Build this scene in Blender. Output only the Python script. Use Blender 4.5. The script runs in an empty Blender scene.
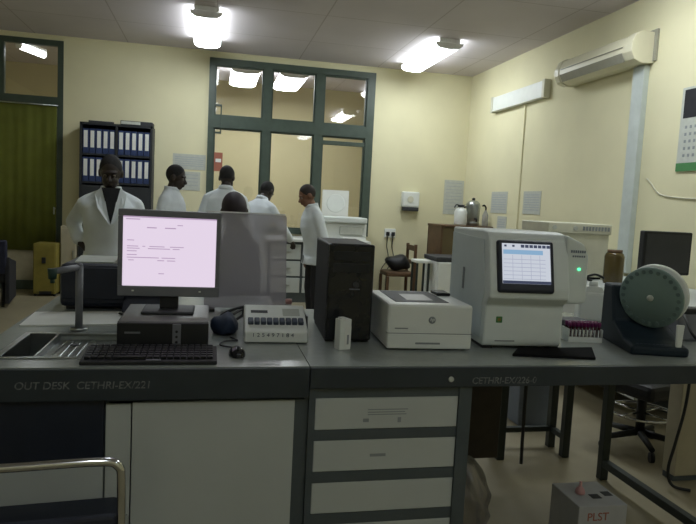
import bpy, bmesh, math, random
from mathutils import Vector as V, Matrix, Euler
R = math.radians
PI = math.pi
random.seed(7)
SC = bpy.context.scene
COL = SC.collection

# ------------------------------------------------------------------ materials
def mat(name, col, rough=0.6, metal=0.0, var=0.06, scale=12.0, bump=0.0, spec=0.5, emit=None, estr=0.0, coat=0.0):
    m = bpy.data.materials.new(name); m.use_nodes = True
    nt = m.node_tree; b = nt.nodes['Principled BSDF']
    b.inputs['Roughness'].default_value = rough
    b.inputs['Metallic'].default_value = metal
    b.inputs['Specular IOR Level'].default_value = spec
    b.inputs['Coat Weight'].default_value = coat
    tc = nt.nodes.new('ShaderNodeTexCoord')
    nz = nt.nodes.new('ShaderNodeTexNoise'); nz.inputs['Scale'].default_value = scale
    nz.inputs['Detail'].default_value = 4
    nt.links.new(tc.outputs['Object'], nz.inputs['Vector'])
    rp = nt.nodes.new('ShaderNodeValToRGB')
    a = [max(0, c*(1-var)) for c in col]; c2 = [min(1, c*(1+var)) for c in col]
    rp.color_ramp.elements[0].position = .3; rp.color_ramp.elements[1].position = .7
    rp.color_ramp.elements[0].color = (*a, 1); rp.color_ramp.elements[1].color = (*c2, 1)
    nt.links.new(nz.outputs['Fac'], rp.inputs['Fac'])
    nt.links.new(rp.outputs['Color'], b.inputs['Base Color'])
    if bump:
        bp = nt.nodes.new('ShaderNodeBump'); bp.inputs['Strength'].default_value = bump
        bp.inputs['Distance'].default_value = .01
        nt.links.new(nz.outputs['Fac'], bp.inputs['Height']); nt.links.new(bp.outputs['Normal'], b.inputs['Normal'])
    if emit:
        b.inputs['Emission Color'].default_value = (*emit, 1); b.inputs['Emission Strength'].default_value = estr
    return m

def glass_mat(name, tint=(1, 1, 1), refl=0.10, rough=0.02, diff=0.0, dcol=(.3, .3, .33)):
    m = bpy.data.materials.new(name); m.use_nodes = True
    nt = m.node_tree; nt.nodes.remove(nt.nodes['Principled BSDF'])
    out = nt.nodes['Material Output']
    tr = nt.nodes.new('ShaderNodeBsdfTransparent'); tr.inputs['Color'].default_value = (*tint, 1)
    gl = nt.nodes.new('ShaderNodeBsdfGlossy'); gl.inputs['Roughness'].default_value = rough
    mx = nt.nodes.new('ShaderNodeMixShader')
    lw = nt.nodes.new('ShaderNodeFresnel'); lw.inputs['IOR'].default_value = 1.45
    mul = nt.nodes.new('ShaderNodeMath'); mul.operation = 'MULTIPLY_ADD'
    mul.inputs[1].default_value = 1.0; mul.inputs[2].default_value = refl*.3
    nt.links.new(lw.outputs['Fac'], mul.inputs[0])
    nt.links.new(mul.outputs[0], mx.inputs['Fac'])
    nt.links.new(tr.outputs[0], mx.inputs[1]); nt.links.new(gl.outputs[0], mx.inputs[2])
    last = mx
    if diff:
        df = nt.nodes.new('ShaderNodeBsdfDiffuse'); df.inputs['Color'].default_value = (*dcol, 1)
        tl = nt.nodes.new('ShaderNodeBsdfTranslucent'); tl.inputs['Color'].default_value = (*dcol, 1)
        m1 = nt.nodes.new('ShaderNodeMixShader'); m1.inputs[0].default_value = .5
        nt.links.new(df.outputs[0], m1.inputs[1]); nt.links.new(tl.outputs[0], m1.inputs[2])
        m2 = nt.nodes.new('ShaderNodeMixShader'); m2.inputs[0].default_value = diff
        nt.links.new(mx.outputs[0], m2.inputs[1]); nt.links.new(m1.outputs[0], m2.inputs[2])
        last = m2
    nt.links.new(last.outputs[0], out.inputs['Surface'])
    return m

def emit_mat(name, col, s):
    m = bpy.data.materials.new(name); m.use_nodes = True
    nt = m.node_tree; nt.nodes.remove(nt.nodes['Principled BSDF'])
    e = nt.nodes.new('ShaderNodeEmission'); e.inputs['Color'].default_value = (*col, 1); e.inputs['Strength'].default_value = s
    nt.links.new(e.outputs[0], nt.nodes['Material Output'].inputs['Surface'])
    return m

def ceiling_mat():
    m = mat('ceiling_board', (.60, .555, .575), rough=.9, var=.05, scale=1.2, spec=.2)
    nt = m.node_tree; b = nt.nodes['Principled BSDF']
    br = nt.nodes.new('ShaderNodeTexBrick'); br.offset = 0; br.inputs['Scale'].default_value = 1.0
    br.inputs['Brick Width'].default_value = 1.2; br.inputs['Row Height'].default_value = 1.2
    br.inputs['Mortar Size'].default_value = .008
    br.inputs['Color1'].default_value = (1, 1, 1, 1); br.inputs['Color2'].default_value = (.96, .96, .96, 1)
    br.inputs['Mortar'].default_value = (.72, .7, .68, 1)
    tc = nt.nodes.new('ShaderNodeTexCoord'); nt.links.new(tc.outputs['Object'], br.inputs['Vector'])
    mx = nt.nodes.new('ShaderNodeMix'); mx.data_type = 'RGBA'; mx.blend_type = 'MULTIPLY'; mx.inputs['Factor'].default_value = 1
    src = b.inputs['Base Color'].links[0].from_socket
    nt.links.new(src, mx.inputs['A']); nt.links.new(br.outputs['Color'], mx.inputs['B'])
    nt.links.new(mx.outputs['Result'], b.inputs['Base Color'])
    return m

def floor_mat():
    m = mat('terrazzo_floor', (.28, .245, .16), rough=.45, var=.10, scale=3.0, spec=.4)
    return m

M = {}
M['wall'] = mat('cream_wall_paint', (.72, .68, .46), rough=.75, var=.03, scale=2.2, spec=.25)
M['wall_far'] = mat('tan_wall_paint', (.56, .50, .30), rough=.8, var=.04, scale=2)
M['ceiling'] = ceiling_mat()
M['floor'] = floor_mat()
M['frame'] = mat('dark_green_frame_paint', (.052, .075, .058), rough=.45, var=.1)
M['glass'] = glass_mat('window_glass')
M['curtain'] = mat('olive_green_cloth', (.125, .14, .018), rough=.9, var=.10, scale=5)
M['cream_panel'] = mat('cream_door_panel', (.42, .38, .27), rough=.6)
M['laminate'] = mat('grey_green_laminate', (.29, .315, .295), rough=.22, var=.05, scale=30, spec=.5)
M['apron'] = mat('charcoal_steel_paint', (.027, .036, .045), rough=.45, var=.1)
M['cabinet_grey'] = mat('dark_grey_cabinet_paint', (.072, .088, .095), rough=.5, var=.08)
M['panel'] = mat('pale_grey_panel', (.48, .51, .495), rough=.5, var=.04, scale=4)
M['navy_panel'] = mat('dark_navy_panel', (.012, .017, .032), rough=.5, var=.1)
M['chalk'] = mat('white_marker_writing', (.17, .18, .18), rough=.9, var=.5, scale=90)
M['steel'] = mat('brushed_steel', (.42, .44, .43), rough=.28, metal=1, var=.06, scale=50)
M['chrome'] = mat('chrome_tube', (.65, .66, .66), rough=.12, metal=1, var=.02)
M['leg'] = mat('black_green_steel_leg', (.018, .026, .023), rough=.5)
M['black'] = mat('matte_black_plastic', (.010, .011, .013), rough=.55, var=.15)
M['matte_black'] = mat('black_rubber_mat', (.009, .009, .010), rough=.95, spec=.08)
M['black_gloss'] = mat('glossy_black_plastic', (.012, .013, .016), rough=.2, var=.1)
M['dark_plastic'] = mat('dark_grey_plastic', (.035, .037, .042), rough=.6, var=.1)
M['navy_box'] = mat('dark_navy_plastic', (.014, .018, .034), rough=.5, var=.1)
M['grey_plastic'] = mat('silver_grey_plastic', (.17, .175, .20), rough=.4)
M['pc_top'] = mat('grey_steel_case', (.15, .155, .15), rough=.4)
M['white_plastic'] = mat('off_white_plastic', (.74, .765, .73), rough=.4, var=.02)
M['analyser'] = mat('pale_grey_analyser_plastic', (.70, .75, .735), rough=.4, var=.02)
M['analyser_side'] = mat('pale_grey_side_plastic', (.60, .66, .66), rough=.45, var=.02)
M['beige'] = mat('beige_instrument_paint', (.60, .59, .47), rough=.5)
M['white'] = mat('white_paper', (.75, .76, .72), rough=.85, var=.03)
M['paper_grey'] = mat('greyish_notice_paper', (.50, .52, .47), rough=.85, var=.06, scale=25)
M['faint_print'] = mat('faint_grey_print', (.40, .43, .44), rough=.9)
M['print'] = mat('grey_print', (.26, .28, .29), rough=.9)
M['pink_print'] = mat('mauve_print', (.22, .14, .25), rough=.9)
M['teal'] = mat('dark_teal_housing', (.008, .017, .026), rough=.6, spec=.3)
M['disc'] = mat('grey_green_disc', (.18, .255, .235), rough=.55, var=.05)
M['disc_hole'] = mat('darker_green_clip', (.12, .175, .17), rough=.6)
M['purple'] = mat('purple_cap', (.17, .014, .11), rough=.4)
M['tube'] = mat('dark_blood_tube', (.06, .008, .012), rough=.15, var=.2)
M['coat'] = mat('white_lab_coat_cotton', (.74, .79, .81), rough=.9, var=.05, scale=9, bump=.25)
M['coat2'] = mat('bluish_white_cotton', (.70, .75, .79), rough=.9, var=.05, scale=9, bump=.25)
M['skin'] = mat('dark_brown_skin', (.030, .019, .015), rough=.5, var=.12)
M['skin2'] = mat('mid_brown_skin', (.20, .095, .055), rough=.5, var=.08)
M['hair'] = mat('black_hair', (.010, .009, .009), rough=.8, var=.3, scale=60, bump=.4)
M['hair2'] = mat('dark_brown_hair', (.022, .015, .012), rough=.7, var=.3, scale=60)
M['scalp'] = mat('cropped_purple_brown_hair', (.032, .022, .028), rough=.6, var=.15, scale=30)
M['cloth_dark'] = mat('charcoal_cloth', (.018, .018, .022), rough=.9, var=.2)
M['cloth_navy'] = mat('navy_cloth', (.02, .022, .045), rough=.9, var=.2)
M['shoe'] = mat('black_shoe_leather', (.012, .011, .010), rough=.4)
M['eye'] = mat('eye_white', (.22, .19, .16), rough=.6, spec=.2)
M['iris'] = mat('dark_iris', (.01, .007, .005), rough=.2)
M['binder'] = mat('navy_binder_board', (.022, .042, .13), rough=.6)
M['shelf'] = mat('dark_shelf_paint', (.022, .025, .03), rough=.6)
M['wood'] = mat('brown_varnished_wood', (.12, .065, .03), rough=.5, var=.2, scale=8)
M['dark_brown'] = mat('dark_brown_board', (.045, .034, .024), rough=.6, var=.15)
M['brown_cupboard'] = mat('drab_brown_wood', (.14, .105, .045), rough=.6, var=.15, scale=6)
M['yellow'] = mat('mustard_yellow_paint', (.22, .18, .03), rough=.6, var=.1)
M['brown_glass'] = mat('brown_bottle_glass', (.09, .065, .022), rough=.2)
M['duct'] = mat('pale_blue_trunking', (.50, .55, .53), rough=.5)
M['ac'] = mat('yellowed_white_plastic', (.66, .63, .47), rough=.4, var=.02)
M['ac_dark'] = mat('ac_louvre_grey', (.30, .29, .23), rough=.5)
M['green_strip'] = mat('green_card', (.06, .22, .07), rough=.7)
M['red'] = mat('faded_red_paper', (.34, .12, .08), rough=.8)
M['pink'] = mat('pink_rubber', (.52, .27, .26), rough=.4)
M['carton'] = mat('grey_white_carton', (.42, .42, .42), rough=.8, var=.06)
M['slate'] = mat('slate_blue_sheet', (.16, .19, .24), rough=.6)
M['blue_pouch'] = mat('dark_blue_fabric', (.012, .024, .055), rough=.7, var=.2)
M['key_blue'] = mat('slate_blue_keys', (.03, .042, .075), rough=.5)
M['rubber_green'] = mat('dark_green_rubber', (.015, .045, .032), rough=.6)
M['led'] = emit_mat('green_led', (.1, 1, .35), 1.2)
M['tube_light'] = emit_mat('fluorescent_tube', (.90, .97, 1.0), 11.5)
M['tube_far'] = emit_mat('fluorescent_tube_far', (.93, .98, 1.0), 10)
M['tube_near'] = emit_mat('fluorescent_tube_near', (.86, .94, 1.0), 4.6)
M['reflector'] = mat('white_enamel_reflector', (.85, .86, .86), rough=.35)
M['screen_pink'] = emit_mat('document_screen', (.83, .71, .86), .52)
M['screen_print'] = emit_mat('document_text', (.62, .46, .66), .40)
M['screen_white'] = emit_mat('touchscreen_white', (.60, .64, .72), .52)
M['screen_blue'] = emit_mat('touchscreen_blue', (.30, .50, .72), .45)
M['screen_dark'] = emit_mat('touchscreen_dark', (.05, .06, .10), .6)
M['screen_line'] = emit_mat('touchscreen_lines', (.34, .36, .46), .6)
M['acrylic'] = glass_mat('smoky_acrylic', tint=(.80, .78, .80), refl=.1, diff=.38, dcol=(.60, .58, .62))
M['acrylic_edge'] = mat('acrylic_edge_highlight', (.85, .85, .88), rough=.3)  # whitened to paint in the bright line along the lit top edge
M['bag'] = glass_mat('clear_plastic_film', tint=(.80, .78, .76), refl=.25, rough=.2, diff=.22, dcol=(.45, .42, .40))
M['clear_tube'] = glass_mat('clear_plastic', tint=(.9, .9, .9), refl=.3, diff=.4, dcol=(.7, .7, .7))

# ------------------------------------------------------------------ mesh helpers
class MB:
    def __init__(s): s.bm = bmesh.new(); s.mats = []; s.cur = 0
    def m(s, mt):
        if mt not in s.mats: s.mats.append(mt)
        s.cur = s.mats.index(mt); return s
    def _tag(s, faces):
        for f in faces: f.material_index = s.cur
    def add(s, verts, faces):
        vs = [s.bm.verts.new(v) for v in verts]
        fs = []
        for f in faces:
            try: fs.append(s.bm.faces.new([vs[i] for i in f]))
            except ValueError: pass
        s._tag(fs); return vs
    def box(s, x0, x1, y0, y1, z0, z1, bev=0.0, seg=2, rot=None):
        tmp = bmesh.new(); bmesh.ops.create_cube(tmp, size=1)
        bmesh.ops.scale(tmp, vec=(abs(x1-x0), abs(y1-y0), abs(z1-z0)), verts=tmp.verts)
        if bev: bmesh.ops.bevel(tmp, geom=list(tmp.edges), offset=bev, segments=seg, affect='EDGES', profile=.5)
        if rot: bmesh.ops.rotate(tmp, matrix=Euler(rot).to_matrix(), verts=tmp.verts)
        bmesh.ops.translate(tmp, vec=((x0+x1)/2, (y0+y1)/2, (z0+z1)/2), verts=tmp.verts)
        s._merge(tmp); return s
    def _merge(s, tmp):
        tmp.verts.index_update()
        mp = [s.bm.verts.new(v.co) for v in tmp.verts]
        for f in tmp.faces:
            nf = s.bm.faces.new([mp[v.index] for v in f.verts]); nf.material_index = s.cur; nf.smooth = f.smooth
        tmp.free()
    def prism(s, poly, a0, a1, axis='x', bev=0.0):
        # poly points: axis x -> (y,z); y -> (x,z); z -> (x,y)
        f = {'x': lambda a, p: (a, p[0], p[1]), 'y': lambda a, p: (p[0], a, p[1]), 'z': lambda a, p: (p[0], p[1], a)}[axis]
        tmp = bmesh.new(); n = len(poly)
        A = [tmp.verts.new(f(a0, p)) for p in poly]; B = [tmp.verts.new(f(a1, p)) for p in poly]
        tmp.faces.new(A); tmp.faces.new(B[::-1])
        for i in range(n): tmp.faces.new([A[i], B[i], B[(i+1) % n], A[(i+1) % n]])
        bmesh.ops.recalc_face_normals(tmp, faces=tmp.faces)
        if bev: bmesh.ops.bevel(tmp, geom=list(tmp.edges), offset=bev, segments=2, affect='EDGES', profile=.5)
        s._merge(tmp); return s
    def cyl(s, p, q, r0, r1=None, n=20, cap=True, smooth=True):
        r1 = r0 if r1 is None else r1
        p, q = V(p), V(q); d = q-p; L = d.length
        tmp = bmesh.new()
        bmesh.ops.create_cone(tmp, cap_ends=cap, segments=n, radius1=r0, radius2=r1, depth=L)
        for f in tmp.faces: f.smooth = smooth and len(f.verts) == 4
        mt = Matrix.Translation((p+q)/2) @ d.to_track_quat('Z', 'Y').to_matrix().to_4x4()
        bmesh.ops.transform(tmp, matrix=mt, verts=tmp.verts); s._merge(tmp); return s
    def ball(s, c, r, sub=3, rot=None):
        if not hasattr(r, '__len__'): r = (r, r, r)
        tmp = bmesh.new(); bmesh.ops.create_icosphere(tmp, subdivisions=sub, radius=1)
        for f in tmp.faces: f.smooth = True
        bmesh.ops.scale(tmp, vec=r, verts=tmp.verts)
        if rot: bmesh.ops.rotate(tmp, matrix=Euler(rot).to_matrix(), verts=tmp.verts)
        bmesh.ops.translate(tmp, vec=c, verts=tmp.verts); s._merge(tmp); return s
    def cap(s, p, q, r0, r1=None, n=16):
        r1 = r0 if r1 is None else r1
        s.cyl(p, q, r0, r1, n=n); s.ball(p, r0, 2); s.ball(q, r1, 2); return s
    def lathe(s, prof, c=(0, 0, 0), n=28, ax='z'):
        tmp = bmesh.new(); rings = []
        for r, h in prof:
            ring = []
            for i in range(n):
                a = 2*PI*i/n; x, y = r*math.cos(a), r*math.sin(a)
                co = (x, y, h) if ax == 'z' else ((x, h, y) if ax == 'y' else (h, x, y))
                ring.append(tmp.verts.new(V(co)+V(c)))
            rings.append(ring)
        for a, b in zip(rings, rings[1:]):
            for i in range(n):
                f = tmp.faces.new([a[i], a[(i+1) % n], b[(i+1) % n], b[i]]); f.smooth = True
        if prof[0][0] > 1e-4: tmp.faces.new(rings[0][::-1])
        if prof[-1][0] > 1e-4: tmp.faces.new(rings[-1])
        bmesh.ops.remove_doubles(tmp, verts=tmp.verts, dist=1e-5)
        bmesh.ops.recalc_face_normals(tmp, faces=tmp.faces)
        s._merge(tmp); return s
    def tube(s, pts, r, n=10, closed=False, sub=6):
        P = [V(p) for p in pts]
        # catmull-rom smoothing
        if sub > 1 and len(P) > 2:
            Q = []
            N = len(P)
            for i in range(N if closed else N-1):
                if closed: p0, p1, p2, p3 = P[i-1], P[i], P[(i+1) % N], P[(i+2) % N]
                else: p0, p1, p2, p3 = P[max(i-1, 0)], P[i], P[i+1], P[min(i+2, N-1)]
                for k in range(sub):
                    t = k/sub
                    Q.append(.5*((2*p1)+(p2-p0)*t+(2*p0-5*p1+4*p2-p3)*t*t+(3*p1-p0-3*p2+p3)*t**3))
            if not closed: Q.append(P[-1])
            P = Q
        tmp = bmesh.new(); rings = []; N = len(P)
        up = V((0, 0, 1)); prev = None
        for i, p in enumerate(P):
            if closed: t = (P[(i+1) % N]-P[i-1]).normalized()
            else: t = (P[min(i+1, N-1)]-P[max(i-1, 0)]).normalized()
            if prev is None:
                u = t.cross(up)
                if u.length < .01: u = t.cross(V((1, 0, 0)))
            else: u = prev-t*prev.dot(t)
            u.normalize(); prev = u; w = t.cross(u)
            rings.append([tmp.verts.new(p+r*(u*math.cos(2*PI*k/n)+w*math.sin(2*PI*k/n))) for k in range(n)])
        rr = list(zip(rings, rings[1:])) + ([(rings[-1], rings[0])] if closed else [])
        for a, b in rr:
            for k in range(n):
                f = tmp.faces.new([a[k], a[(k+1) % n], b[(k+1) % n], b[k]]); f.smooth = True
        if not closed: tmp.faces.new(rings[0][::-1]); tmp.faces.new(rings[-1])
        bmesh.ops.recalc_face_normals(tmp, faces=tmp.faces)
        s._merge(tmp); return s
    def loft(s, rings):
        # rings: list of (center, rx, ry, rotmatrix or None)
        tmp = bmesh.new(); n = 28; RR = []
        for c, rx, ry, rm in rings:
            ring = []
            for i in range(n):
                a = 2*PI*i/n; v = V((rx*math.cos(a), ry*math.sin(a), 0))
                if rm: v = rm @ v
                ring.append(tmp.verts.new(V(c)+v))
            RR.append(ring)
        for a, b in zip(RR, RR[1:]):
            for i in range(n):
                f = tmp.faces.new([a[i], a[(i+1) % n], b[(i+1) % n], b[i]]); f.smooth = True
        tmp.faces.new(RR[0][::-1]); tmp.faces.new(RR[-1])
        bmesh.ops.recalc_face_normals(tmp, faces=tmp.faces)
        s._merge(tmp); return s
    def build(s, name, mt=None, parent=None, loc=(0, 0, 0), rz=0.0):
        me = bpy.data.meshes.new(name); s.bm.normal_update(); s.bm.to_mesh(me); s.bm.free()
        ms = s.mats if s.mats else [mt]
        for x in ms: me.materials.append(x)
        o = bpy.data.objects.new(name, me); COL.objects.link(o)
        o.location = loc; o.rotation_euler = (0, 0, rz)
        if parent: o.parent = parent
        return o

def tag(o, label, cat, group=None, kind=None):
    o['label'] = label; o['category'] = cat
    if group: o['group'] = group
    if kind: o['kind'] = kind
    return o
def thing(name, label, cat, loc=(0, 0, 0), rz=0.0, group=None):
    o = bpy.data.objects.new(name, None); COL.objects.link(o); o.location = loc; o.rotation_euler = (0, 0, rz)
    o.empty_display_size = .1
    return tag(o, label, cat, group)
def struct(o):
    o['kind'] = 'structure'; return o
def copy_tree(o, parent=None):
    c = o.copy(); COL.objects.link(c)
    if parent: c.parent = parent
    for ch in [x for x in COL.objects if x.parent == o]: copy_tree(ch, c)
    return c
def remesh(o, vox, smooth=3, fac=.5):
    md = o.modifiers.new('r', 'REMESH'); md.mode = 'VOXEL'; md.voxel_size = vox; md.use_smooth_shade = True
    if smooth:
        sm = o.modifiers.new('s', 'SMOOTH'); sm.iterations = smooth; sm.factor = fac
    dg = bpy.context.evaluated_depsgraph_get()
    me = bpy.data.meshes.new_from_object(o.evaluated_get(dg))
    o.modifiers.clear(); old = o.data; o.data = me
    bpy.data.meshes.remove(old)
    return o
def text(name, body, size, mt, parent, loc, rot=(PI/2, 0, 0), depth=.0006, shear=0.0, align='LEFT', bold=0.0):
    cu = bpy.data.curves.new(name, 'FONT'); cu.body = body; cu.size = size; cu.extrude = depth; cu.shear = shear
    cu.align_x = align; cu.offset = bold
    t = bpy.data.objects.new(name+'_c', cu); COL.objects.link(t)
    dg = bpy.context.evaluated_depsgraph_get()
    me = bpy.data.meshes.new_from_object(t.evaluated_get(dg)); me.materials.clear(); me.materials.append(mt)
    COL.objects.unlink(t); bpy.data.objects.remove(t); bpy.data.curves.remove(cu)
    o = bpy.data.objects.new(name, me); COL.objects.link(o); o.location = loc; o.rotation_euler = rot
    if parent: o.parent = parent
    return o

# ------------------------------------------------------------------ camera
HC = 1.43
f_px, yaw, pitch, roll = 632.37, .21646, .092344, .051267
fw = V((math.sin(yaw)*math.cos(pitch), math.cos(yaw)*math.cos(pitch), -math.sin(pitch)))
r_ = V((math.cos(yaw), -math.sin(yaw), 0)); u_ = r_.cross(fw)
c, s = math.cos(roll), math.sin(roll)
r3 = r_*c+u_*s; u3 = u_*c-r_*s
cam = bpy.data.cameras.new('camera'); co = bpy.data.objects.new('camera', cam); COL.objects.link(co)
co.matrix_world = Matrix(((r3.x, u3.x, -fw.x, 0), (r3.y, u3.y, -fw.y, 0), (r3.z, u3.z, -fw.z, HC), (0, 0, 0, 1)))
cam.sensor_fit = 'HORIZONTAL'; cam.sensor_width = 36; cam.lens = f_px/696*36; cam.clip_start = .05
SC.camera = co

# ------------------------------------------------------------------ room shell
XL, XR, YF, YB, YN, H = -3.9, 3.944, -1.6, 9.549, 13.2, 3.505
struct(MB().box(XL-.2, XR+.2, YF-.2, YN+.2, -.12, 0).build('floor', M['floor']))
struct(MB().box(XL-.2, XR+.2, YF-.2, YB+.06, H, H+.1).build('ceiling', M['ceiling']))
struct(MB().box(XR, XR+.15, YF, YB+.12, 0, H).build('wall_right', M['wall']))
struct(MB().box(XL-.15, XL, YF, YB+.12, 0, H).build('wall_left', M['wall']))
struct(MB().box(XL, XR, YF-.15, YF, 0, H).build('wall_front', M['wall']))
b = MB(); TH = .12
DX0, DX1, DZ = -3.12, -2.04, 3.44
WX0, WX1, WZ0, WZ1 = -.083, 2.385, .93, 3.415
b.box(XL, DX0, YB, YB+TH, 0, H); b.box(DX0, DX1, YB, YB+TH, DZ, H)
b.box(DX1, WX0, YB, YB+TH, 0, H); b.box(WX0, WX1, YB, YB+TH, 0, WZ0); b.box(WX0, WX1, YB, YB+TH, WZ1, H)
b.box(WX1, XR, YB, YB+TH, 0, H)
struct(b.build('wall_back', M['wall']))
# room beyond the partition
HB = 3.75
struct(MB().box(XL, XR, YN, YN+.1, 0, HB).build('wall_beyond', M['wall_far']))
struct(MB().box(XL-.1, XL, YB+TH, YN, 0, HB).build('wall_beyond_left', M['wall_far']))
struct(MB().box(XR, XR+.1, YB+TH, YN, 0, HB).build('wall_beyond_right', M['wall_far']))
struct(MB().box(XL, XR, YB+.06, YN, HB, HB+.1).build('ceiling_beyond', M['ceiling']))
struct(MB().box(XL, XR, YB+.06, YB+TH, H, HB).build('wall_beyond_front', M['wall_far']))
# baseboards
struct(MB().box(DX1+.02, WX1+1.5, YB-.015, YB, 0, .09).build('baseboard_back', M['cabinet_grey']))
struct(MB().box(XR-.015, XR, 2.0, YB-.02, 0, .09).build('baseboard_right', M['cabinet_grey']))
struct(MB().box(XL, XR, YB-.02, YB, H-.02, H).build('trim_1', M['wall']))

# window partition (dark green timber, three bays with transom)
wf = MB(); y0, y1 = YB-.03, YB+.09; CNT = [0]
def bar(x0, x1, z0, z1, d=0):
    CNT[0] += 1; e = d+.0007*CNT[0] if d == 0 else d
    wf.box(x0, x1, y0+e, y1-e, z0, z1, .004 if d else 0)
bar(WX0, WX1, WZ1-.09, WZ1); bar(WX0, WX1, WZ0, WZ0+.07); bar(WX0, WX1, 2.43, 2.60)
bar(WX0, WX0+.085, WZ0, WZ1); bar(WX1-.12, WX1, WZ0, WZ1)
bar(.70, .82, WZ0, WZ1); bar(1.475, 1.60, WZ0, WZ1)
# inner beads
for xa, xb in ((WX0+.085, .70), (.82, 1.475), (1.60, WX1-.12)):
    for za, zb in ((WZ0+.07, 2.43), (2.60, WZ1-.09)):
        for (p, q, r, t) in ((xa, xa+.022, za, zb), (xb-.022, xb, za, zb), (xa, xb, za, za+.022), (xa, xb, zb-.022, zb)):
            bar(p, q, r, t, .03)
win = struct(wf.build('window_1', M['frame']))
MB().box(1.60, WX1-.12, y0+.02, y1-.02, 2.30, 2.36, .004).build('door_rail', M['frame'], win)
for i, (xa, xb) in enumerate(((WX0+.085, .70), (.82, 1.475), (1.60, WX1-.12))):
    for (za, zb) in ((WZ0+.07, 2.43), (2.60, WZ1-.09)):
        MB().box(xa, xb, YB+.028, YB+.034, za, zb).build('glass_pane', M['glass'], win)
# latch ironmongery at the left bay
MB().box(.01, .10, YB-.045, YB-.03, 2.73, 2.76, .003).box(.09, .11, YB-.045, YB-.03, 2.36, 2.76, .003).box(.01, .11, YB-.045, YB-.03, 2.34, 2.37, .003).build('window_stay', M['frame'], win)

# left door / curtained opening
df = MB()
def dbar(x0, x1, z0, z1):
    CNT[0] += 1; e = .0007*CNT[0]
    df.box(x0, x1, YB-.03+e, YB+.09-e, z0, z1)
dbar(DX0, DX1, DZ-.075, DZ); dbar(DX1-.075, DX1, 0, DZ); dbar(DX0, DX0+.075, 0, DZ); dbar(DX0, DX1, 2.53, 2.68)
dbar(-2.86, -2.79, 2.68, DZ); dbar(DX0, DX1, .0, .13)
door = struct(df.build('door_1', M['frame']))
MB().box(-2.79, DX1-.075, YB+.028, YB+.034, 2.68, DZ-.075).build('glass_pane', M['glass'], door)
MB().box(DX0+.075, -2.86, YB+.028, YB+.034, 2.68, DZ-.075).build('glass_pane', M['glass'], door)
MB().box(DX0+.075, DX1-.075, YB+.02, YB+.05, .13, 2.53).build('lower_panel', M['cream_panel'], door)
MB().cyl((-2.135, YB-.03, 1.15), (-2.135, YB-.06, 1.15), .012).box(-2.145, -2.125, YB-.07, YB-.055, 1.07, 1.17, .004).build('door_handle', M['steel'], door)
# curtain with folds
b = MB(); n = 90; xs = [DX0+.06+(DX1-.08-DX0-.06)*i/n for i in range(n+1)]
vv = []
for z, amp in ((2.555, .002), (1.6, .003), (.555, .006)):
    for i, x in enumerate(xs): vv.append((x, YB-.01+amp*math.sin(i*.55)+.006*math.sin(i*.21), z))
fc = []
for k in range(2):
    for i in range(n): fc.append((k*(n+1)+i, k*(n+1)+i+1, (k+1)*(n+1)+i+1, (k+1)*(n+1)+i))
b.add(vv, fc)
cur = b.build('curtain', M['curtain']); md = cur.modifiers.new('s', 'SOLIDIFY'); md.thickness = .004
for p in cur.data.polygons: p.use_smooth = True
tag(cur, 'long olive green curtain hung in the green door frame at left', 'curtain')
cr = MB().cyl((DX0+.05, YB-.035, 2.562), (DX1-.06, YB-.035, 2.562), .009).build('curtain_rod', M['steel'], cur)

# ------------------------------------------------------------------ ceiling lamps
def lamp(x, ya, yb, label, m_tube, z=H, rz=0.0, w=.17, drop=0.0):
    L = (yb-ya)/2
    t = thing('ceiling_lamp', label, 'ceiling lamp', (x, (ya+yb)/2, z), rz, 'fluorescent lamps')
    if drop:
        for e in (-.6, .6): MB().cyl((0, e*L, -.002), (0, e*L, drop), .006).build('hanger', M['reflector'], t)
    MB().box(-w*.8, w*.8, -L, L, -.0499, 0, .006).build('batten', M['reflector'], t)
    pr = [(-w, -.05), (-w*.96, -.085), (-w*.7, -.115), (0, -.125), (w*.7, -.115), (w*.96, -.085), (w, -.05)]
    MB().prism(pr, -L+.025, L-.025, 'y').build('diffuser', m_tube, t)  # added glowing cover, its width imitates the bloom around bare tubes
    for e in (-1, 1):
        MB().prism([(x*1.03, z-.002) for x, z in pr], e*L, e*(L-.0249), 'y').build('end_cap', M['reflector'], t)
    return t
lamp(-.115, 7.35, 8.85, 'lit fluorescent ceiling lamp left of centre, in front of the binder shelf', M['tube_light'])
lamp(2.80, 7.55, 9.05, 'lit fluorescent ceiling lamp right of the window partition', M['tube_light'])
lamp(2.95, 3.7, 5.2, 'lit fluorescent ceiling lamp above the right side bench', M['tube_light'])
lamp(-.115, 3.7, 5.2, 'added unseen fluorescent lamp above the middle of the room', M['tube_near'])  # added out-of-view lamp that brightens the coats and the side bench front
lamp(-.115, -1.3, .2, 'lit fluorescent ceiling lamp behind the camera on the left', M['tube_near'])
lamp(2.80, -1.3, .2, 'lit fluorescent ceiling lamp behind the camera on the right', M['tube_near'])
lamp(.50, 10.8, 12.2, 'lit lamp seen through the upper left partition pane', M['tube_far'], 3.60, 0, .24, .15)
lamp(1.30, 10.8, 12.2, 'lit lamp seen through the upper middle partition pane', M['tube_far'], 3.60, 0, .24, .15)
lamp(-2.585, 9.80, 10.40, 'lit lamp seen through the pane over the green curtain', M['tube_far'], 3.465, R(-20), .045, .285)

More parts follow.
